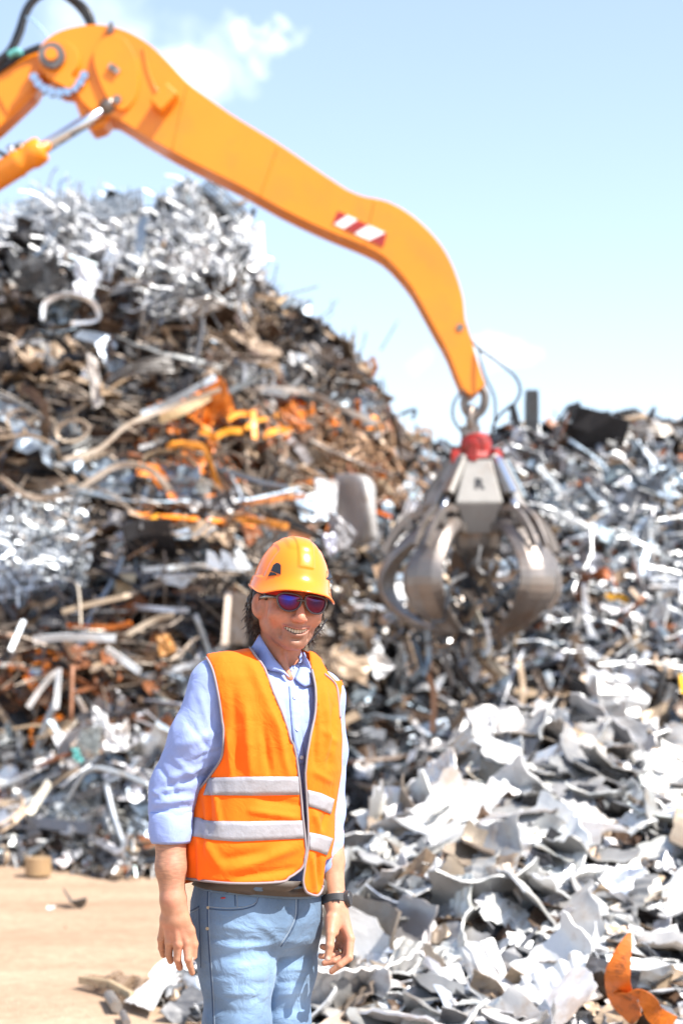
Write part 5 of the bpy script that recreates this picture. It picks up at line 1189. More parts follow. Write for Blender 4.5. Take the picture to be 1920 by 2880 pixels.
tops = (q[:, 2] > .03) | ((q[:, 1] > .035) & (q[:, 2] > -.07)); base[tops & (q[:, 1] > -.05)] = (.05, .03, .022)

# ---- arms and hands
RA = [PP(602, 1925, -.07), PP(552, 2085, -.09), PP(486, 2235, -.085), PP(480, 2330, -.11), PP(481, 2440, -.13), PP(486, 2528, -.14)]
def f_rhand(p):
    d = d_chain(p, RA[2:], [.045, .043, .037, .0315], .02)
    W = PP(488, 2530, -0.140); kn = [PP(456, 2640, -0.112), PP(477, 2650, -0.134), PP(501, 2656, -0.144), PP(525, 2651, -0.138)]; mid = [PP(470, 2585, -0.130), PP(480, 2588, -0.140), PP(493, 2588, -0.148), PP(508, 2586, -0.144)]
    for k_, m_ in zip(kn, mid): d = smin(d, d_cap(p, W, m_, .024, .0165), .018); d = smin(d, d_cap(p, m_, k_, .0165, .0118), .011)
    fing = [([kn[0], PP(455, 2666, -0.100), PP(460, 2686, -0.082)], [.0112, .0092, .0078]),
            ([kn[1], PP(475, 2684, -0.124), PP(480, 2703, -0.100)], [.0118, .0098, .0082]),
            ([kn[2], PP(499, 2697, -0.138), PP(505, 2718, -0.116), PP(506, 2722, -0.100)], [.0122, .0102, .0088, .008]),
            ([kn[3], PP(529, 2697, -0.146), PP(534, 2716, -0.136), PP(541, 2736, -0.126)], [.0120, .0100, .0088, .0074])]
    fs = None
    for pts, rs in fing:
        e = d_chain(p, pts, rs, .003); fs = e if fs is None else smin(fs, e, .0018)
    d = smin(d, fs, .005)
    th = d_chain(p, [PP(507, 2560, -0.145), PP(533, 2615, -0.135), PP(545, 2655, -0.130), PP(545, 2690, -0.128)], [.018, .0145, .0112, .0092], .006); d = smin(d, th, .010)
    # tendons and knuckles
    for k_, m_ in zip(kn[1:], mid[1:]): d = smin(d, d_ell(p, k_ + np.array([0, -.006, .001]), (.008, .007, .009)), .006); d = smin(d, d_cap(p, W + np.array([0, -.018, -.02]), k_ + np.array([0, -.008, .004]), .003, .003), .009)
    return d
V2, F2 = snets(f_rhand, PP(405, 2772, -.22), PP(580, 2290, -.02), .0021)
LA = [PP(920, 1965, .10), PP(930, 2120, .12), PP(926, 2290, .12), PP(928, 2420, .08), PP(943, 2530, .04)]
def f_lhand(p):
    d = d_chain(p, LA[2:], [.042, .036, .027], .02)
    W = PP(944, 2540, .035); kn = [PP(984, 2640, .002), PP(981, 2648, .022), PP(972, 2650, .04), PP(958, 2648, .056)]
    for k_ in kn: d = smin(d, d_cap(p, W, k_, .024, .0125), .014)
    d = smin(d, d_cap(p, PP(940, 2560, .015), PP(936, 2620, -.01), .021, .016), .012)
    fing = [([kn[0], PP(981, 2694, -.018), PP(955, 2714, -.026), PP(932, 2732, -.022)], [.0125, .0105, .0092, .0078]),
            ([kn[1], PP(972, 2690, .004), PP(940, 2703, -.006), PP(912, 2709, -.004)], [.0125, .0105, .0092, .0078]),
            ([kn[2], PP(955, 2684, .022), PP(925, 2690, .014), PP(902, 2689, .014)], [.0120, .0100, .0088, .0074]),
            ([kn[3], PP(938, 2668, .04), PP(912, 2664, .036), PP(906, 2662, .034)], [.0110, .0092, .008, .0075])]
    fs = None
    for pts, rs in fing:
        e = d_chain(p, pts, rs, .003); fs = e if fs is None else smin(fs, e, .0015)
    d = smin(d, fs, .004)
    th = d_chain(p, [PP(932, 2585, .0), PP(930, 2625, -.025), PP(927, 2660, -.04), PP(922, 2694, -.044)], [.018, .0130, .0112, .0096], .004); d = smin(d, th, .007)
    return d
V3, F3 = snets(f_lhand, PP(868, 2772, -.09), PP(1025, 2330, .16), .0021)
def handcol(V, nails, red=.0):
    c = np.tile(np.array([.45, .225, .14]), (len(V), 1)); n1 = nz3(V, (30, 30, 30)); c = c * (1 + .10 * n1[:, None])
    c = cmix(c, (.56, .22, .15), np.clip(nz3(V, (16, 16, 16), 4) * 1.6, 0, .35))
    for (p_, r_) in nails: c = cmix(c, (.80, .55, .46), np.exp(-(np.linalg.norm((V - p_) * (1, .7, .8), axis=1) / r_) ** 4) * .85)
    return c
C2 = handcol(V2, [(PP(543, 2700, -.136), .006)])
fa = np.clip((PP(480, 2500)[2] * 0 + V2[:, 2] - P(480, 2500).z) / .05, 0, 1); hz_ = nz3(V2, (55, 55, 260), 9); C2 = cmix(C2, (.16, .09, .06), fa * np.clip(hz_ * .5 + .22, 0, .4))
C3 = handcol(V3, [(PP(921, 2699, -.055), .0075)])
Vt = P(700, 2100)
# coarse trunk and legs inside the clothes join head, arms and feet into one body
def f_trunk(p):
    d = d_cap(p, PP(770, 1960, .03), PP(735, 2440, .03), .085, .09)
    for ch, rs in ((RA[:4], [.045, .040, .036, .034]), (LA[:4], [.045, .038, .034, .030])): d = smin(d, d_chain(p, ch, rs, .03), .03)
    d = smin(d, d_chain(p, [PP(670, 2560, 0), PP(668, 2900, -.01), PP(672, 3100, .0), PP(675, 3480, .05)], [.075, .06, .05, .035], .03), .03)
    d = smin(d, d_chain(p, [PP(800, 2560, .07), PP(800, 2900, .09), PP(805, 3100, .09), PP(805, 3480, .13)], [.07, .055, .048, .035], .03), .03)
    return d
V4, F4 = snets(f_trunk, PP(400, 3560, -.2), PP(1010, 1840, .3), .016, 1)
VB = np.concatenate([V1, V2, V3, V4]); FB = np.concatenate([F1, F2 + len(V1), F3 + len(V1) + len(V2), F4 + len(V1) + len(V2) + len(V3)])
CB = np.concatenate([base, C2, C3, np.tile([.58, .30, .2], (len(V4), 1))])
body = npmesh('body', VB, FB, M_SKIN, man, True, CB)
bvh_neck = BVHTree.FromPolygons([Vector(v) for v in V1], F1.tolist())
# nails as parts: thumb nails that show
# ---- torso sections
YAW = R(30); cY, sY = math.cos(YAW), math.sin(YAW)
def sec_sdf(rows, n_=2.4):
    a = np.array(rows, float); z = CZ - (a[:, 0] - HY) / F * D0; L_ = (a[:, 1] - 960) / F * D0; R_ = (a[:, 2] - 960) / F * D0; dd = a[:, 3]; cy = a[:, 4]
    hw = (R_ - L_) / 2; w = np.sqrt(np.maximum((hw ** 2 - dd ** 2 * sY ** 2), .0004) / cY ** 2); cx = (L_ + R_) / 2; o = np.argsort(z)
    z, w, dd, cx, cy = z[o], w[o], dd[o], cx[o], cy[o]
    def f(p):
        pz = p[:, 2]; W = np.interp(pz, z, w); Dp = np.interp(pz, z, dd); CX = np.interp(pz, z, cx); CY = np.interp(pz, z, cy)
        x = p[:, 0] - CX; y = p[:, 1] - D0 - CY; qx = x * cY + y * sY; qy = -x * sY + y * cY
        k = ((np.abs(qx) / W) ** n_ + (np.abs(qy) / Dp) ** n_) ** (1 / n_); d = (k - 1) * np.minimum(W, Dp) * .95
        return np.maximum(d, np.maximum(pz - z[-1], z[0] - pz))
    return f
shirt_rows = [(1850, 735, 830, .06, .03), (1872, 680, 875, .075, .03), (1895, 615, 905, .085, .025), (1925, 585, 925, .10, .02), (1960, 575, 938, .11, .015), (2050, 580, 945, .125, .01), (2150, 585, 942, .125, .01), (2250, 580, 925, .12, .01), (2350, 565, 908, .118, .01), (2430, 566, 886, .105, .01), (2520, 572, 876, .10, .01)]
vest_rows = [(1822, 690, 850, .07, .02), (1838, 590, 880, .085, .02), (1850, 572, 892, .095, .02), (1870, 560, 905, .105, .018), (1900, 556, 930, .118, .012), (1950, 556, 944, .13, .005), (2000, 562, 948, .138, .0), (2083, 568, 952, .145, -.005), (2166, 565, 951, .145, -.005), (2228, 550, 941, .145, -.005), (2290, 541, 932, .15, -.005), (2360, 522, 934, .155, -.005), (2440, 515, 918, .158, -.005), (2540, 512, 908, .158, -.005)]
f_tor = sec_sdf(shirt_rows); f_vst = sec_sdf(vest_rows, 2.5)
def f_shirt(p):
    d = smin(f_tor(p), d_cap(p, PP(625, 1915, -.055), PP(900, 1955, .085), .058, .056), .05)
    d = smin(d, d_chain(p, [PP(600, 1918, -.07), PP(551, 2080, -.09), PP(489, 2215, -.085), PP(479, 2262, -.09), PP(481, 2300, -.10)], [.060, .067, .061, .057, .053], .025), .03)
    d = smin(d, d_chain(p, [PP(912, 1962, .09), PP(925, 2110, .12), PP(918, 2280, .115), PP(916, 2360, .09), PP(918, 2430, .075)], [.052, .050, .048, .044, .040], .02), .02)
    nk = d_cap(p, NK0, PP(781, 1885, .02), .059, .064); d = smax(d, -nk, .006)
    d = smax(d, -(CZ - (2440 - HY) / F * D0 - p[:, 2]) * -1 if False else -1e3 * np.ones(len(p)), .001) if False else d
    return d
Vs, Fs = snets(f_shirt, PP(400, 2530, -.22), PP(1000, 1800, .32), .0062)
qs = vproj(Vs)
Ns = vnormals(Vs, Fs)
arm = qs[:, 0] < 640
wr = nz3(Vs, (9, 9, 14), 2) * .0045 + nz3(Vs, (22, 22, 30), 6) * .0018
Vs = Vs + Ns * (wr * np.where(arm, 1.0, .6))[:, None]
Vs = folds(Vs, Fs, [(440, 2240, 530, 2225, 7, -7), (435, 2262, 545, 2245, 6, 6), (430, 2280, 540, 2268, 5, -7), (470, 2190, 600, 2150, 9, 6), (455, 2215, 590, 2180, 7, -6), (500, 2100, 610, 2060, 12, 5), (520, 2020, 600, 2120, 9, -5), (560, 1950, 600, 2080, 9, 4),
    (445, 2150, 500, 2235, 8, -5), (480, 2120, 560, 2200, 9, 4), (428, 2225, 470, 2250, 6, 5), (600, 2000, 560, 2200, 8, -5), (540, 2140, 620, 2110, 6, -4), (945, 2240, 905, 2330, 7, -5), (950, 2330, 915, 2370, 6, -5), (945, 2390, 905, 2420, 5, 5), (800, 1960, 812, 2080, 5, -4), (860, 1950, 868, 2040, 7, 4), (835, 2000, 850, 2120, 6, -3)])
shirt = npmesh('shirt', Vs, Fs, M_SHIRT, man)
bvh_shirt = BVHTree.FromPolygons([Vector(v) for v in Vs], Fs.tolist())
# rolled cuffs
def sec_tube(name, rows, mat, parent, n=36, disp=0, seed=0, flip=False):
    """rows: (centre, rx, ry) closed rings, double walled"""
    v = []; f = []
    for j, (c, rx, ry) in enumerate(rows):
        for k in range(n):
            a = 2 * math.pi * k / n; p = Vector(c) + Vector((rx * math.cos(a), ry * math.sin(a), 0)); u = Vector((math.cos(a), math.sin(a), 0))
            v.append(p + u * disp * (noise.noise(Vector((p.x * 22, p.y * 22, p.z * 34 + seed))) + .5 * noise.noise(Vector((p.x * 60, p.y * 60, p.z * 70)))))
    for j in range(len(rows) - 1):
        for k in range(n): a = j * n + k; b = j * n + (k + 1) % n; f.append((a, b, b + n, a + n))
    o = mesh(name, v, f, mat, smooth=True); fixn(o); return child(o, parent)
def cuff(ctrs, rads, par):
    rows = [(Vector(c), r, r * .95) for c, r in zip(ctrs, rads)]; return sec_tube('rolled_cuff', rows, M_SHIRT, par, disp=.004)
cuff([PP(480, 2288, -0.102), PP(481, 2280, -0.102), PP(481, 2286, -0.102), PP(482, 2310, -0.106), PP(482, 2340, -0.112), PP(480, 2362, -0.115), PP(479, 2370, -0.117), PP(480, 2366, -0.117), PP(481, 2330, -0.112)], [.050, .054, .0575, .0585, .0575, .0545, .0515, .048, .046], shirt)
cuff([PP(917, 2398, .08), PP(918, 2396, .08), PP(919, 2410, .08), PP(921, 2436, .077), PP(922, 2455, .075), PP(922, 2460, .075), PP(922, 2450, .075)], [.036, .040, .0415, .0405, .039, .037, .034], shirt)

# ---- vest
def f_vest(p):
    d = smin(f_vst(p), d_cap(p, PP(640, 1900, -.06), PP(905, 1945, .09), .062, .058), .03)
    nk = d_cap(p, NK0 + (0, 0, .1), PP(778, 1880, .02), .068, .074); return smax(d, -nk, .006)
Vv, Fv = snets(f_vest, PP(480, 2560, -.24), PP(1000, 1790, .28), .0058)
Nv = vnormals(Vv, Fv); Vv = Vv + Nv * (nz3(Vv, (7, 7, 5), 3) * .006 + nz3(Vv, (20, 20, 12), 8) * .0018)[:, None]
AMP = 1.6
Vv = folds(Vv, Fv, [(700, 1850, 800, 2100, 14, 5), (690, 1980, 705, 2180, 12, 6), (655, 1930, 665, 2170, 12, -4), (740, 2040, 760, 2180, 9, -6), (770, 2010, 810, 2180, 10, 5), (640, 2060, 650, 2180, 8, 5),
    (720, 2245, 850, 2265, 12, -5), (700, 2280, 840, 2300, 9, 5), (600, 2200, 620, 2330, 8, 5), (585, 2200, 590, 2350, 7, -6), (560, 2250, 570, 2400, 9, -6), (575, 2370, 620, 2440, 14, 6), (640, 2450, 840, 2380, 16, 7), (620, 2420, 760, 2400, 14, -5), (660, 2470, 840, 2440, 10, -5), (540, 2360, 545, 2480, 9, -5),
    (910, 1930, 930, 2130, 10, 6), (890, 1980, 885, 2150, 7, -5), (940, 1980, 925, 2160, 8, -5), (880, 2280, 905, 2350, 9, 5), (925, 2270, 900, 2340, 7, -4), (875, 2400, 885, 2500, 7, 5), (895, 2400, 900, 2500, 6, -6), (900, 2050, 950, 2090, 9, 3), (880, 2170, 935, 2200, 8, 3)])
AMP = 1.2
POLY_L = [(572, 1780), (700, 1780), (703, 1820), (722, 1850), (744, 1882), (769, 1948), (798, 2019), (817, 2080), (827, 2104), (839, 2178), (850, 2290), (860, 2373), (857, 2420), (845, 2445), (814, 2468), (785, 2483), (649, 2485), (524, 2472), (440, 2462), (440, 2240), (553, 2228), (600, 2170), (624, 2124), (629, 2060), (624, 2019), (615, 1957), (599, 1886), (582, 1849)]
POLY_R = [(868, 1780), (870, 1840), (877, 1884), (887, 1936), (887, 2000), (868, 2091), (857, 2174), (861, 2249), (865, 2373), (855, 2435), (850, 2477), (856, 2505), (868, 2515), (893, 2520), (903, 2508), (908, 2490), (916, 2420), (960, 2400), (1040, 2300), (1040, 1900), (946, 1915), (925, 1895), (905, 1860), (905, 1780)]
qv = vproj(Vv); lx = Vv[:, 0] - P(745, 2000).x; ly = Vv[:, 1] - D0; fy = -lx * sY + ly * cY; fx = lx * cY + ly * sY
front = (fy < .02)
inL = inpoly(qv, POLY_L); inR = inpoly(qv, POLY_R)
keep = np.where(front, inL | inR, (np.abs(fx) < .17) | (qv[:, 1] > 2130)) & (Vv[:, 2] > CZ - (2522 - HY) / F * D0)
keep &= front | (qv[:, 1] < 2486)
keep &= ~((~front) & (qv[:, 1] < 2150) & (fx < -.135 - .0))
kf = keep[Fv].all(1); Fk = Fv[kf]
used = np.unique(Fk); cnt_ = {}
e = np.concatenate([Fk[:, [0, 1]], Fk[:, [1, 2]], Fk[:, [2, 3]], Fk[:, [3, 0]]]); e.sort(axis=1); ue, ct = np.unique(e, axis=0, return_counts=True); bv_ = np.unique(ue[ct == 1])
bv_ = bv_[front[bv_]]
for poly in (POLY_L, POLY_R):
    c, dist = snap_poly(qv[bv_], poly); m = (dist < 9) & ((inL if poly is POLY_L else inR)[bv_]); i = bv_[m]; Y_ = Vv[i, 1]
    Vv[i, 0] = (c[m, 0] - 960) / F * Y_; Vv[i, 2] = CZ - (c[m, 1] - HY) / F * Y_
bvh_vfull = BVHTree.FromPolygons([Vector(v) for v in Vv], Fv.tolist())
remap = -np.ones(len(Vv), int); remap[used] = np.arange(len(used))
vest = npmesh('safety_vest', Vv[used], remap[Fk], M_VEST, man)
sm = vest.modifiers.new('thickness', 'SOLIDIFY'); sm.thickness = .0022; sm.offset = -1
def ray(px_, py_, bv, off=.0, dflt=None):
    d = Vector(((px_ - 960) / F, 1, -(py_ - HY) / F)).normalized(); h = bv.ray_cast(Vector((0, 0, CZ)), d)
    if h[0] is None:
        n_ = bv.find_nearest(P(px_, py_, -.02)); p = n_[0]; nn = n_[1]; nn = nn if nn.y < 0 else -nn
        q = P(px_, py_, p.y - D0); return Vector((q.x * p.y / D0 if False else q.x, p.y, q.z)) + Vector((0, -1, 0)) * off
    nn = h[1] if h[1].dot(d) < 0 else -h[1]; return h[0] + nn * off
def onsurf(name, pts, bv, r, mat, parent, off=.0, sub=5, n=6, flat=None):
    c = [(p.x, p.y) for p in catmull([Vector((x, y, 0)) for x, y in pts], sub)]; path = [ray(x, y, bv, off) for x, y in c]
    if flat: v, f = flat_sweep(path, flat, r)
    else: v, f = sweep(path, circle(r, n))
    o = mesh(name, v, f, mat, smooth=not flat); return child(o, parent)
BW = .0078
def bind(pts): return onsurf('binding', pts, bvh_vfull, .0034, M_BIND, vest, .0012, 4, 8)
bind([(703, 1822), (722, 1850), (744, 1882), (769, 1948), (798, 2019), (817, 2080), (827, 2104), (839, 2178), (850, 2290), (859, 2373), (856, 2420), (845, 2445), (814, 2467), (785, 2481), (649, 2484), (524, 2471)])
bind([(581, 1849), (599, 1886), (615, 1957), (624, 2019), (629, 2060), (625, 2124), (600, 2170), (560, 2222)])
bind([(876, 1884), (886, 1936), (886, 2000), (868, 2091), (858, 2174), (862, 2249), (866, 2373), (857, 2435), (852, 2477), (858, 2503), (868, 2513), (890, 2519), (902, 2508), (908, 2490)])
bind([(912, 1896), (943, 1926), (952, 1975), (955, 2020)])
def band(name, top, bot_, bv, off, mat, parent, nu=40, nv=4, T=.0012):
    def samp(pl, t):
        pl = np.array(pl, float); s = np.r_[0, np.cumsum(np.linalg.norm(np.diff(pl, axis=0), axis=1))]; s /= s[-1]; return np.interp(t, s, pl[:, 0]), np.interp(t, s, pl[:, 1])
    rows = []
    for j in range(nv + 1):
        r = []
        for i in range(nu + 1):
            a = samp(top, i / nu); b = samp(bot_, i / nu); w = j / nv; r.append(ray(a[0] * (1 - w) + b[0] * w, a[1] * (1 - w) + b[1] * w, bv, off))
        rows.append(r)
    v, f = solid_grid(rows, nu, nv, -T * 0 + T); o = mesh(name, v, f, mat, smooth=False); fixn(o)
    for p in o.data.polygons: p.use_smooth = True
    return child(o, parent)
band('reflective_band', [(569, 2229), (586, 2188), (700, 2184), (838, 2182)] if False else [(588, 2188), (700, 2184), (838, 2184)], [(574, 2237), (700, 2237), (842, 2235)], bvh_vfull, .0022, M_BAND, vest)
band('reflective_band', [(545, 2299), (560, 2300), (586, 2309), (700, 2310), (849, 2307)], [(543, 2352), (560, 2355), (590, 2362), (665, 2367), (854, 2358)], bvh_vfull, .0022, M_BAND, vest)
band('reflective_band', [(864, 2221), (900, 2230), (938, 2248)], [(866, 2268), (900, 2278), (928, 2290)], bvh_vfull, .0022, M_BAND, vest, 16)
band('reflective_band', [(869, 2341), (900, 2346), (934, 2358)], [(869, 2390), (890, 2394), (917, 2405)], bvh_vfull, .0022, M_BAND, vest, 16)
# shirt details seen in the neckline
band('placket', [(812, 1930), (816, 2000), (823, 2075), (838, 2150)], [(838, 1930), (843, 2000), (850, 2075), (858, 2150)], bvh_shirt, .003, M_SHIRT, shirt, 20, 3)
for x, y in ((827, 1962), (833, 2050), (845, 2130)):
    c = ray(x, y, bvh_shirt, .004); child(cyl('button', c, c + Vector((.001, -.003, .0)), .0052, pbr('pearl_button', (.7, .7, .75), .3) if 'pearl_button' not in bpy.data.materials else bpy.data.materials['pearl_button'], n=14), shirt)
VSK, FSK = joinvf([([Vector(v) for v in Vs], Fs.tolist()), ([Vector(v) for v in V1], F1.tolist())]); bvh_sn = BVHTree.FromPolygons(VSK, FSK)
def quadpatch(name, q, bv, off, mat, parent, nu=10, nv=6, T=.003, offs=None):
    rows = []
    for j in range(nv + 1):
        r = []
        for i in range(nu + 1):
            u, w = i / nu, j / nv; x = (q[0][0] * (1 - u) + q[1][0] * u) * (1 - w) + (q[3][0] * (1 - u) + q[2][0] * u) * w; y = (q[0][1] * (1 - u) + q[1][1] * u) * (1 - w) + (q[3][1] * (1 - u) + q[2][1] * u) * w
            o_ = off if offs is None else (offs[0] * (1 - u) + offs[1] * u) * (1 - w) + (offs[3] * (1 - u) + offs[2] * u) * w
            r.append(ray(x, y, bv, o_))
        rows.append(r)
    # relax depth jumps
    for _ in range(6):
        for j in range(nv + 1):
            for i in range(nu + 1):
                nb = [rows[b][a] for a, b in ((i - 1, j), (i + 1, j), (i, j - 1), (i, j + 1)) if 0 <= a <= nu and 0 <= b <= nv]; m_ = sum(p.y for p in nb) / len(nb); p = rows[j][i]; ny_ = .4 * p.y + .6 * m_
                rows[j][i] = Vector((p.x * ny_ / p.y, ny_, CZ + (p.z - CZ) * ny_ / p.y))
    v, f = solid_grid(rows, nu, nv, T); o = mesh(name, v, f, mat); fixn(o)
    for p in o.data.polygons: p.use_smooth = True
    return child(o, parent)
quadpatch('collar', [(731, 1786), (768, 1850), (800, 1888), (742, 1884)], bvh_sn, .012, M_SHIRT, shirt) if False else None
quadpatch('collar', [(733, 1788), (766, 1846), (797, 1886), (706, 1826)], bvh_sn, .014, M_SHIRT, shirt) if False else None
def triwing(pts_in, pts_out, offs_in, offs_out):
    """collar wing between its neck edge and its outer edge"""
    rows = []; n = 12; m = 5
    def samp(pl, t):
        pl = np.array(pl, float); s = np.r_[0, np.cumsum(np.linalg.norm(np.diff(pl, axis=0), axis=1))]; s /= s[-1]; return np.interp(t, s, pl[:, 0]), np.interp(t, s, pl[:, 1]), np.interp(t, s, pl[:, 2])
    for j in range(m + 1):
        r = []
        for i in range(n + 1):
            a = samp(pts_in, i / n); b = samp(pts_out, i / n); w = j / m; r.append(P(a[0] * (1 - w) + b[0] * w, a[1] * (1 - w) + b[1] * w, a[2] * (1 - w) + b[2] * w - .008 * math.sin(w * math.pi)))
        rows.append(r)
    v, f = solid_grid(rows, n, m, .003); o = mesh('collar', v, f, M_SHIRT); fixn(o)
    for p in o.data.polygons: p.use_smooth = True
    return child(o, shirt)
def dep(x, y, off): p = ray(x, y, bvh_sn, off); return (x, y, p.y - D0)
triwing([dep(730, 1786, .012), (748, 1815, dep(750, 1815, .012)[2]), dep(768, 1850, .012), dep(790, 1878, .012), dep(812, 1906, .010)], [dep(706, 1822, .012), dep(722, 1850, .013), dep(742, 1882, .014), dep(766, 1885, .014), dep(797, 1887, .014)], 0, 0)
triwing([dep(852, 1834, .012), dep(848, 1860, .012), dep(840, 1885, .012), dep(828, 1908, .010)], [dep(868, 1860, .013), dep(881, 1890, .014), dep(888, 1925, .014), dep(858, 1932, .014)], 0, 0)
# back of the collar stand behind the neck
ring_ = [NK1 + np.array([.066 * math.cos(a), .066 * math.sin(a), .045 + .028 * math.sin(a)]) for a in np.linspace(R(-20), R(200), 20)]
v, f = sweep([Vector(p) for p in ring_], [(-.016, -.0015), (.016, -.0015), (.016, .0015), (-.016, .0015)]); child(mesh('collar_stand', v, f, M_SHIRT, smooth=True), shirt)

# ---- jeans
j_rows = [(2462, 566, 890, .108, .01), (2490, 556, 893, .112, .01), (2530, 546, 896, .118, .01), (2590, 542, 899, .124, .015), (2640, 546, 896, .118, .02), (2690, 556, 888, .08, .03)]
f_pel = sec_sdf(j_rows, 2.5)
def f_jeans(p):
    l1 = d_chain(p, [PP(652, 2600, -.012), PP(668, 2720, -.02), PP(667, 2880, -.02), PP(668, 3100, -.01), PP(672, 3490, .05)], [.098, .0955, .082, .072, .058], .04)
    l2 = d_chain(p, [PP(805, 2600, .075), PP(803, 2720, .085), PP(797, 2880, .09), PP(798, 3100, .095), PP(800, 3490, .15)], [.085, .078, .066, .066, .056], .04)
    d = smin(smin(f_pel(p), l1, .02), l2, .007); return d
Vj, Fj = snets(f_jeans, PP(500, 3500, -.2), PP(940, 2440, .3), .0066)
Nj = vnormals(Vj, Fj); Vj = Vj + Nj * (nz3(Vj, (8, 8, 12), 5) * .004 + nz3(Vj, (24, 24, 30), 1) * .0012)[:, None]
jst = [(600, 2600, 730, 2620, 9, 5), (590, 2640, 760, 2650, 8, -5), (640, 2668, 775, 2655, 8, 6), (600, 2690, 720, 2700, 9, -4), (655, 2725, 770, 2700, 8, 5), (590, 2740, 690, 2755, 9, -4), (640, 2770, 760, 2765, 8, -4), (610, 2800, 740, 2790, 8, 4), (600, 2840, 700, 2850, 9, -4), (700, 2830, 755, 2800, 7, 4),
       (790, 2670, 880, 2650, 8, 5), (785, 2700, 870, 2690, 8, -6), (780, 2730, 865, 2720, 7, 5), (775, 2765, 860, 2760, 8, -6), (775, 2800, 850, 2790, 7, 5), (770, 2840, 845, 2835, 8, -5), (785, 2640, 700, 2570, 9, 5), (830, 2540, 790, 2640, 8, 5), (845, 2560, 800, 2660, 7, -6), (860, 2580, 885, 2560, 8, 4), (765, 2640, 755, 2880, 8, -4), (690, 2580, 780, 2590, 8, -3)]
AMP = .65
Vj = folds(Vj, Fj, jst)
qj = vproj(Vj); cj = np.ones((len(Vj), 3)); wear_highlight = np.exp(-(((qj[:, 0] - 690) / 75) ** 2 + ((qj[:, 1] - 2720) / 140) ** 2)); wear_highlight += .7 * np.exp(-(((qj[:, 0] - 820) / 45) ** 2 + ((qj[:, 1] - 2790) / 120) ** 2)); cj = cj * (.75 + 1.25 * np.clip(wear_highlight, 0, 1))[:, None]  # thigh wear and its pale sunlit highlight, both put into the denim colour
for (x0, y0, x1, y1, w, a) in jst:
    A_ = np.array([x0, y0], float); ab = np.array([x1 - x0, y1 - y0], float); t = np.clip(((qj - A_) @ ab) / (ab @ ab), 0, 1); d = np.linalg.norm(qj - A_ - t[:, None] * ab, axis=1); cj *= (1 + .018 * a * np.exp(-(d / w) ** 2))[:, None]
jeans = npmesh('jeans', Vj, Fj, M_DENIM, man, True, cj)
bvh_j = BVHTree.FromPolygons([Vector(v) for v in Vj], Fj.tolist())
def seam(pts, r=.0018, mat=M_SEAM, name='seam'): return onsurf(name, pts, bvh_j, r, mat, jeans, .0004, 5, 5)
for off in (0, 6):
    seam([(584, 2549 + off), (620, 2553 + off), (665, 2553 + off), (700, 2547 + off), (721, 2536 + off * .7), (727 + off * .3, 2504)], .0015, M_SEAM if off else M_SEAML)
seam([(585, 2503), (584, 2549), (585, 2613), (590, 2700), (597, 2800), (600, 2890)], .0018); seam([(589, 2503), (588, 2549), (589, 2613), (594, 2700), (601, 2800), (604, 2890)], .0011, M_SEAML)
seam([(536, 2561), (548, 2556), (560, 2548)], .0016); seam([(536, 2567), (548, 2562), (561, 2554)], .0012, M_SEAML); seam([(560, 2548), (562, 2620), (565, 2700), (566, 2722)], .0014)
seam([(832, 2512), (832, 2545), (829, 2580), (812, 2620), (786, 2659)], .0018, M_SEAML); seam([(838, 2512), (838, 2548), (834, 2585), (816, 2625), (790, 2662)], .0014)
seam([(666, 2510), (668, 2552)], .0012, M_SEAML); seam([(660, 2512), (662, 2548)], .0012)
seam([(622, 2526), (634, 2525)], .0022, pbr('red_stitch', (.45, .03, .03), .8), 'stitch')
c = ray(584, 2611, bvh_j, .001); child(cyl('rivet', c, c + Vector((0, -.003, 0)), .0045, M_BUCK, n=12), jeans); c = ray(586, 2552, bvh_j, .001); child(cyl('rivet', c, c + Vector((0, -.003, 0)), .004, M_BUCK, n=12), jeans)
def ringband(name, py0, py1, off, mat, parent, T=.003, droop=0, n=72, m=3):
    rows = []; c0 = P(725, 2500, .01)
    for j in range(m + 1):
        r = []
        for k in range(n + 1):
            a = 2 * math.pi * k / n; d = Vector((math.cos(a), math.sin(a), 0)); z = P(0, py0 + (py1 - py0) * j / m).z - droop * math.cos(a)
            h = bvh_j.ray_cast(Vector((c0.x, c0.y, z)) + d * .6, -d); r.append((h[0] if h[0] is not None else Vector((c0.x, c0.y, z)) + d * .15) + d * off)
        rows.append(r)
    v, f = solid_grid(rows, n, m, T); o = mesh(name, v, f, mat, smooth=True); fixn(o); return child(o, parent)
ringband('waistband', 2464, 2504, .004, M_DENIM, jeans, droop=.018)
for p in [jeans.children[-1]]:
    me = p.data; a = me.color_attributes.new('tint', 'FLOAT_COLOR', 'POINT'); a.data.foreach_set('color', np.tile([.85, .85, .85, 1.0], len(me.vertices)).astype(np.float32))
belt = ringband('belt', 2450, 2497, .0160, M_BELT, man, droop=.018)
for x in (744, 640):
    q0 = P(x, 2480, -.13); q1 = P(x, 2512, -.13); a_ = ray(x, 2484, bvh_j, .013); b_ = ray(x, 2512, bvh_j, .006); a_.z = P(x, 2480).z
    v, f = flat_sweep([a_, a_.lerp(b_, .5) + Vector((0, -.003, 0)), b_], .011, .002); o = mesh('belt_loop', v, f, M_SEAM); child(o, jeans)
v, f = boxvf(ray(836, 2494, bvh_j, .012), (.034, .006, .030), Matrix.Rotation(R(28), 3, 'Z')); o = child(mesh('buckle', v, f, M_BUCK), belt); bevel(o, .002)
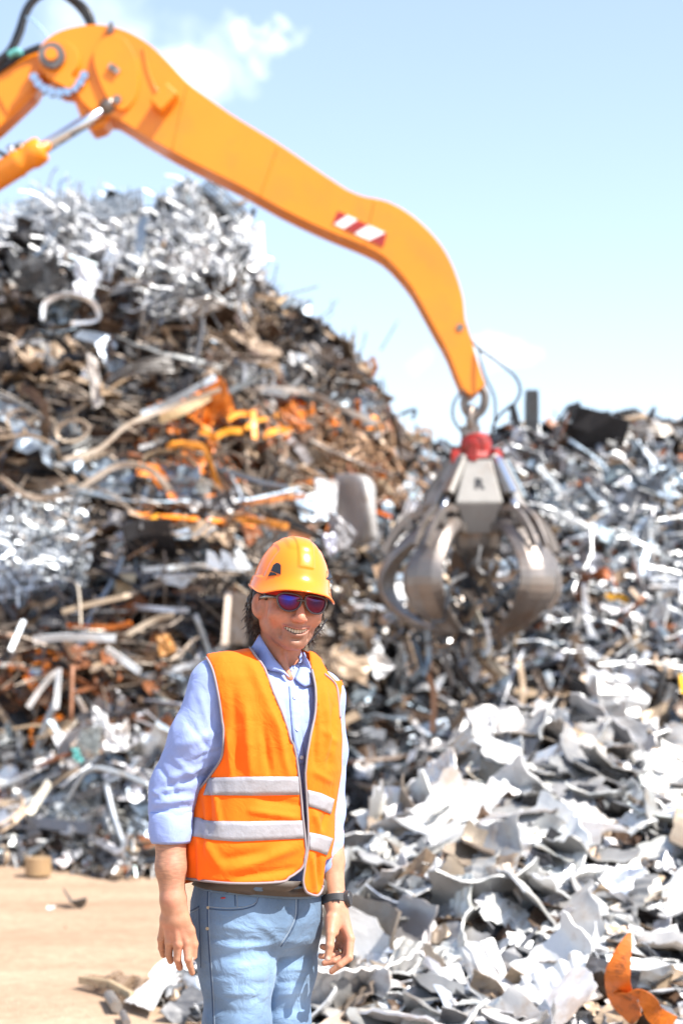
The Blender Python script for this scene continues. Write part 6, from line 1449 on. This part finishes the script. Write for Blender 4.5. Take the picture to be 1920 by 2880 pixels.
# shoes (below the picture)
for (x, dy) in ((674, .02), (802, .11)):
    c = P(x, 3535, dy); rws = []
    prof_ = [(.06, .052, .0), (.03, .056, .0), (-.04, .056, 0), (-.12, .05, 0), (-.19, .042, 0), (-.225, .02, 0)]
    path_ = [Vector((c.x + .5 * -yy * .5, c.y + yy, .045 - .012 * i)) for i, (yy, w_, _) in enumerate(prof_)]; v, f = sweep(path_, circle(1, 14), [.055, .058, .052, .045, .038, .015])
    o = mesh('shoe', [Vector((q.x, q.y, max(.0, q.z))) for q in v], f, pbr('brown_leather', (.12, .07, .04), .5) if 'brown_leather' not in bpy.data.materials else bpy.data.materials['brown_leather'], smooth=True); child(o, man)

# ---- teeth
tv = []
for i in range(-5, 6):
    if i == 0: continue
    x = (abs(i) - .5) * .0074 * (1 if i > 0 else -1) * (1 - .02 * abs(i)); w = [.0086, .0074, .0074, .0070, .0066][abs(i) - 1] * .92; z0 = -.0735 + 9.0 * x * x; y = -.0915 + 10 * x * x; h = [.0115, .0108, .0110, .0095, .0085][abs(i) - 1]
    ang = math.atan(20 * x); bm = bmesh.new(); bmesh.ops.create_uvsphere(bm, u_segments=10, v_segments=8, radius=1)
    vs = []
    for vv in bm.verts:
        k = vv.co; k = Vector([math.copysign(abs(t_) ** .55, t_) for t_ in k]); k = Vector((k.x * w / 2, k.y * .003, k.z * h / 2)); c_, s_ = math.cos(ang), math.sin(ang)
        vs.append(tuple(HW(np.array([x + k.x * c_ - k.y * s_, y + k.x * s_ + k.y * c_, z0 + .0012 + k.z]))[0]))
    child(mesh('tooth', vs, [tuple(q_.index for q_ in f_.verts) for f_ in bm.faces], M_TOOTH, smooth=True), man); bm.free()
teeth = [o for o in man.children if o.name.startswith('tooth')]

# ---- hard hat
def helmet_pt(phi, t):
    """phi 0 = front; t 0 rim .. 1 crown; head local"""
    fr_ = math.cos(phi); s_ = math.sin(phi); th_ = t * math.pi / 2
    ch = max(0, math.cos(th_)) ** .80; sh = math.sin(th_) ** 1.0
    rx, ry = .1035, (.122 if fr_ > 0 else .126)
    zr = .026 + .016 * max(0, fr_) ** 2 - .014 * max(0, -fr_) + (.010 * math.exp(-((abs(phi) - 2.0) / .35) ** 2) if fr_ < .2 else 0)
    zr -= .012 * math.exp(-((abs(math.atan2(s_, fr_)) - .95) / .35) ** 2)
    z = zr + (.170 - zr) * sh
    fl = math.exp(-(t / .075) ** 1.3); pk = max(0, fr_) ** 1.5 * .036 + .006
    x = rx * s_ * ch; y = -ry * fr_ * ch + .008; x += s_ * pk * fl * .8; y -= fr_ * pk * fl; z -= fl * .006 * max(0, fr_)
    # raised centre rib and side steps
    nrm = Vector((x / rx ** 2, y / ry ** 2, (z - .03) / .14 ** 2)).normalized()
    b = 0
    def st_(a, e0, e1): return ss(e0, e1, a)
    rib = (1 - st_(abs(x), .019, .0235)) * st_(z, .093, .098) * (1 if y < .06 else 0); b += .0036 * rib
    r2 = (1 - st_(abs(x), .036, .048)) * st_(z, .135, .150); b += .003 * r2
    side = st_(abs(x), .060, .066) * st_(y, -.045, -.038) * st_(z, .055, .060) * (1 - st_(z, .14, .15)); b -= .0035 * side
    p = Vector((x, y, z)) + nrm * b; return p
HH = np.array(Matrix.Rotation(R(8.5), 3, 'Y') @ Matrix.Rotation(R(19), 3, 'Z') @ Matrix.Rotation(R(2), 3, 'X'))
def HHW(p): return Vector(HO + np.array([-.003, 0, 0]) + HH @ np.array(p))
nph, nt_ = 160, 64; v = []; f = []
for j in range(nt_):
    t = (j / nt_) ** 1.15
    for i in range(nph): v.append(HHW(helmet_pt(-math.pi + 2 * math.pi * i / nph, t)))
v.append(HHW(helmet_pt(0, 1)))
for j in range(nt_ - 1):
    for i in range(nph): a = j * nph + i; b = j * nph + (i + 1) % nph; f.append((a, b, b + nph, a + nph))
for i in range(nph): f.append(((nt_ - 1) * nph + i, (nt_ - 1) * nph + (i + 1) % nph, len(v) - 1))
helm = fixn(mesh('hard_hat', v, f, M_HELM, smooth=True)); child(helm, man)
bvh_h = BVHTree.FromPolygons([Vector(p) for p in v], f)
so = helm.modifiers.new('thickness', 'SOLIDIFY'); so.thickness = .003; so.offset = -1
v, f = sweep([HHW(helmet_pt(-math.pi + 2 * math.pi * i / 80, 0)) for i in range(81)], circle(.0022, 8), caps=False); child(mesh('rim', v, f, M_HELM, smooth=True), helm)
def Z3(x, y): return (x * .2168 + 660, y * .2168 + 1480)
def raised(name, poly, bv, h, mat, parent, off=.0):
    pts = [ray(x, y, bv, off) for x, y in poly]; c = sum(pts, Vector()) / len(pts); top_ = [p + (c - p) * .08 + (Vector((0, 0, CZ)) - p).normalized() * h for p in pts]
    n = len(pts); v = pts + top_; f = [tuple(range(n, 2 * n))] + [(i, (i + 1) % n, (i + 1) % n + n, i + n) for i in range(n)]; o = fixn(mesh(name, v, f, mat)); return child(o, parent)
raised('vent', [Z3(*p) for p in [(500, 500), (540, 472), (575, 478), (600, 505), (598, 628), (540, 605), (468, 578)]], bvh_h, .004, M_VENT, helm)
raised('vent', [Z3(*p) for p in [(462, 592), (520, 605), (545, 630), (430, 648)]], bvh_h, .004, M_VENT, helm)
raised('vent', [Z3(*p) for p in [(1195, 580), (1215, 558), (1240, 585), (1268, 665), (1222, 710), (1185, 690)]], bvh_h, .004, M_VENT, helm)
raised('vent', [Z3(*p) for p in [(1225, 715), (1265, 685), (1278, 750)]], bvh_h, .004, M_VENT, helm)
def HV(x, y, z): return Vector(HW(np.array([x, y, z]))[0])
v, f = boxvf(P(717, 1660, .01), (.016, .02, .020), Matrix.Rotation(R(20), 3, 'Y')); child(mesh('rear_clip', v, f, M_VENT), helm)
v, f = sweep([P(918, 1740, .02), P(905, 1765, -.01), P(885, 1790, -.045), P(868, 1808, -.06)], [(-.0008, -.002), (.0008, -.002), (.0008, .002), (-.0008, .002)]); child(mesh('chin_strap', v, f, M_VENT), helm)
# red band inside the hat brow
v, f = sweep([HV(.082 * math.sin(a), -.100 * math.cos(a) + .006, .030) for a in np.linspace(-1.5, 1.5, 24)], [(-.014, -.001), (.014, -.001), (.014, .001), (-.014, .001)]); child(mesh('sweat_band', v, f, pbr('red_brow_band', (.55, .02, .02), .7), smooth=True), helm)

# ---- sunglasses
def gy(x): return -.111 + 3.0 * x * x
def gray_(px_, py_, off=0):
    """ray against the wrapped lens surface y = gy(x) in the head frame"""
    o = np.array([0, 0, CZ]); d = np.array([(px_ - 960) / F, 1, -(py_ - HY) / F]); lo, hi = D0 - .35, D0 + .1
    for _ in range(40):
        m = (lo + hi) / 2; q_ = HL((o + d * m)[None])[0]
        if q_[1] < gy(q_[0]) - off: lo = m
        else: hi = m
    return Vector(o + d * lo)
def lens_mat():
    m, n, l, b = newmat('mirrored_lens'); b.inputs['Metallic'].default_value = .75; b.inputs['Roughness'].default_value = .08; b.inputs['Coat Weight'].default_value = .3
    a = n.new('ShaderNodeAttribute'); a.attribute_name = 'tint'; l.new(a.outputs['Color'], b.inputs['Base Color']); return m
M_LENS = lens_mat(); M_FRM = pbr('smoky_grey_frame', (.045, .035, .042), .2, 0, coat=.3)
gl = tube('sunglasses', [HV(-.012, -.1105, .006), HV(-.006, -.1125, .009), HV(0, -.1135, .0095), HV(.006, -.1125, .009), HV(.012, -.1105, .006)], .0032, M_FRM); child(gl, man)
LO = [[(556, 940), (570, 900), (640, 872), (760, 884), (845, 915), (858, 950), (842, 1015), (795, 1070), (700, 1092), (615, 1060), (572, 1005)], [(918, 950), (935, 915), (1000, 905), (1095, 922), (1160, 948), (1176, 985), (1160, 1050), (1110, 1115), (1020, 1120), (955, 1075), (922, 1010)]]
for li, ol in enumerate(LO):
    ol = [Z3(*p) for p in ol]; _c = (sum(p[0] for p in ol) / len(ol), sum(p[1] for p in ol) / len(ol)); ol = [(_c[0] + (p[0] - _c[0]) * 1.05, _c[1] + (p[1] - _c[1]) * 1.09) for p in ol]; ol = [(p.x, p.y) for p in catmull([Vector((*p, 0)) for p in ol + [ol[0]]], 3)][:-1]; cx_ = sum(p[0] for p in ol) / len(ol); cy_ = sum(p[1] for p in ol) / len(ol); n = len(ol); v = [gray_(cx_, cy_, .003)]; f = []; col_ = [(cx_, cy_)]
    for r_ in (.25, .5, .75, .92, 1.0):
        for (x, y) in ol: xx = cx_ + (x - cx_) * r_; yy = cy_ + (y - cy_) * r_; v.append(gray_(xx, yy, .003 * (1 - r_ ** 2))); col_.append((xx, yy))
    for k in range(n): f.append((0, 1 + k, 1 + (k + 1) % n))
    for j in range(4):
        for k in range(n): a = 1 + j * n + k; b = 1 + j * n + (k + 1) % n; f.append((a, a + n, b + n, b))
    o = mesh('lens', v, f, M_LENS, smooth=True); child(o, gl); fixn(o)
    cc_ = []
    for i, (x, y) in enumerate(col_):
        rr = math.hypot((x - cx_ + (2 if li == 0 else -4)) / 28, (y - cy_ + 5) / 22); w = min(1, rr) ** 1.6; a = np.array([.010, .02, .30]) if li == 0 else np.array([.02, .005, .07]); b = np.array([.11, .003, .03]); c = a * (1 - w) + b * w; cc_.append((*c, 1))
    at_ = o.data.color_attributes.new('tint', 'FLOAT_COLOR', 'POINT'); at_.data.foreach_set('color', np.array(cc_, np.float32).ravel())
    v, f = sweep([gray_(x, y, .0005) for x, y in ol] + [gray_(*ol[0], .0005)], [(-.0026, -.0022), (.0026, -.0022), (.0026, .0022), (-.0026, .0022)], caps=False); child(mesh('lens_rim', v, f, M_FRM, smooth=True), gl)
for sg in (-1, 1):
    v, f = sweep([HV(sg * .060, gy(.060) , .010), HV(sg * .069, -.082, .011), HV(sg * .077, -.05, .010), HV(sg * .082, 0, .006), HV(sg * .083, .02, -.004)], [(-.0045, -.0018), (.0045, -.0018), (.0045, .0018), (-.0045, .0018)]); child(mesh('temple_arm', v, f, M_FRM, smooth=True), gl)

# ---- hair
def f_hair(p):
    q = HL(p); ax = np.abs(q[:, 0]); m = np.stack([ax, q[:, 1], q[:, 2]], 1)
    d = d_ell(m, (.0, .050, .0), (.092, .074, .075)); d = smin(d, d_ell(m, (.062, .050, -.040), (.032, .038, .045)), .02)
    d = smin(d, d_ell(m, (.038, .056, -.078), (.032, .028, .028)), .02); d = smin(d, d_ell(m, (.074, -.002, .030), (.010, .034, .016)), .01)
    d = smin(d, d_cap(m, (.0735, -.028, .02), (.0715, -.022, .004), .006, .004), .006)
    d = smax(d, -d_ell(m, (.095, -.002, -.018), (.034, .028, .034)), .006); return smin(d, d_ell(m, (.078, .050, -.012), (.022, .026, .050)), .012)
Vh, Fh = snets(f_hair, HO + (-.14, -.11, -.16), HO + (.15, .18, .09), .0045)
Nh = vnormals(Vh, Fh); Vh = Vh + Nh * (nz3(Vh, (45, 45, 30), 2) * .007 + nz3(Vh, (110, 110, 60), 2) * .003)[:, None]
parts_ = [([Vector(v_) for v_ in Vh], Fh.tolist())]; rg = random.Random(3); qh = HL(Vh)
cand = np.where(((qh[:, 2] < .03)) & ((np.abs(qh[:, 0]) > .05) | (qh[:, 1] > .04)) & ~((qh[:, 1] < .032) & (qh[:, 2] > -.055)))[0]
for _ in range(1300):
    i = int(rg.choice(cand)); p0 = Vector(Vh[i]); n0 = Vector(Nh[i]); L_ = rg.uniform(.012, .030); low = qh[i, 2] < -.04; ph = rg.uniform(0, 6.28); pts = []
    side = Vector((rg.gauss(0, .25), rg.gauss(0, .25), -1.1 if not low else -.7)).normalized(); b1 = side.cross(n0 + Vector((.01, 0, 0))).normalized()
    for k in range(7):
        t = k / 6; pts.append(p0 + side * L_ * t + n0 * (.001 + .004 * t * (1.4 if low else .4)) + b1 * .0035 * math.sin(ph + t * 6) + n0 * .0035 * math.cos(ph + t * 6) * t)
    parts_.append(sweep(pts, circle(.0011, 3), [1, 1, 1, .9, .8, .6, .25], caps=False))
v, f = joinvf(parts_); hair = mesh('hair', v, f, M_HAIR, smooth=True); child(hair, man)

# ---- watch and ring
wc = P(943, 2529, .04); axw = (P(944, 2560, .03) - P(938, 2490, .05)).normalized()
def wring(r0, rows, mat, name, par, a0=0, a1=2 * math.pi, n=40, w=None):
    e1 = axw.cross(Vector((0, 1, 0))).normalized(); e2 = axw.cross(e1); v = []; f = []; m = len(rows)
    for k in range(n + 1):
        a = a0 + (a1 - a0) * k / n
        for (dr, h) in rows: v.append(wc + (e1 * math.cos(a) * (r0 + dr) * 1.04 + e2 * math.sin(a) * (r0 + dr) * .96) + axw * h)
    for k in range(n):
        for j in range(m): a = k * m + j; b = k * m + (j + 1) % m; f.append((a, b, b + m, a + m))
    o = mesh(name, v, f, mat); fixn(o)
    if par is not None: child(o, par)
    return o, e1, e2
M_WAT = pbr('black_watch_rubber', (.035, .035, .038), .45); wroot, e1, e2 = wring(.030, [(-.002, -.010), (.004, -.0115), (.0055, -.009), (.0055, .009), (.004, .0115), (-.002, .010)], M_WAT, 'wristwatch', man)
s1 = e1 if e1.x > 0 else -e1
cdir = (s1 * .96 + Vector((0, -.25, 0))).normalized()
child(cyl('watch_case', wc + cdir * .028, wc + cdir * .0395, .0215, M_WAT, n=28), wroot); child(cyl('bezel', wc + cdir * .0395, wc + cdir * .0425, .0200, M_VENT, n=28, r2=.0185), wroot)
cr = cdir.cross(axw).normalized()
for s_ in (-1, 1): c = wc + cdir * .034 - axw * .021 * s_ * .9 + cr * .006; child(cyl('watch_button', c, c - axw * .004 * s_, .004, pbr('gun_metal', (.2, .2, .22), .3, .8) if 'gun_metal' not in bpy.data.materials else bpy.data.materials['gun_metal'], n=12), wroot)
for k in range(5):
    c = wc + Vector((-.006 + k * .0042, -.0362, 0)) ; v, f = boxvf(c, (.0018, .002, .012)); child(mesh('strap_slot', v, f, M_VENT), wroot)
child(cyl('watch_buckle', wc - s1 * .030, wc - s1 * .0375, .012, M_VENT, n=8), wroot)
a_, b_ = Vector(PP(958, 2676, .02)), Vector(PP(953, 2678, .018)); v, f = sweep([a_, b_], circle(.0118, 20)); child(mesh('ring', v, f, pbr('gold', (.75, .6, .4), .2, 1), smooth=True), man)
for o in [body] : pass
print('person verts', len(VB), len(Vs), len(Vv), len(Vj), len(Vh))
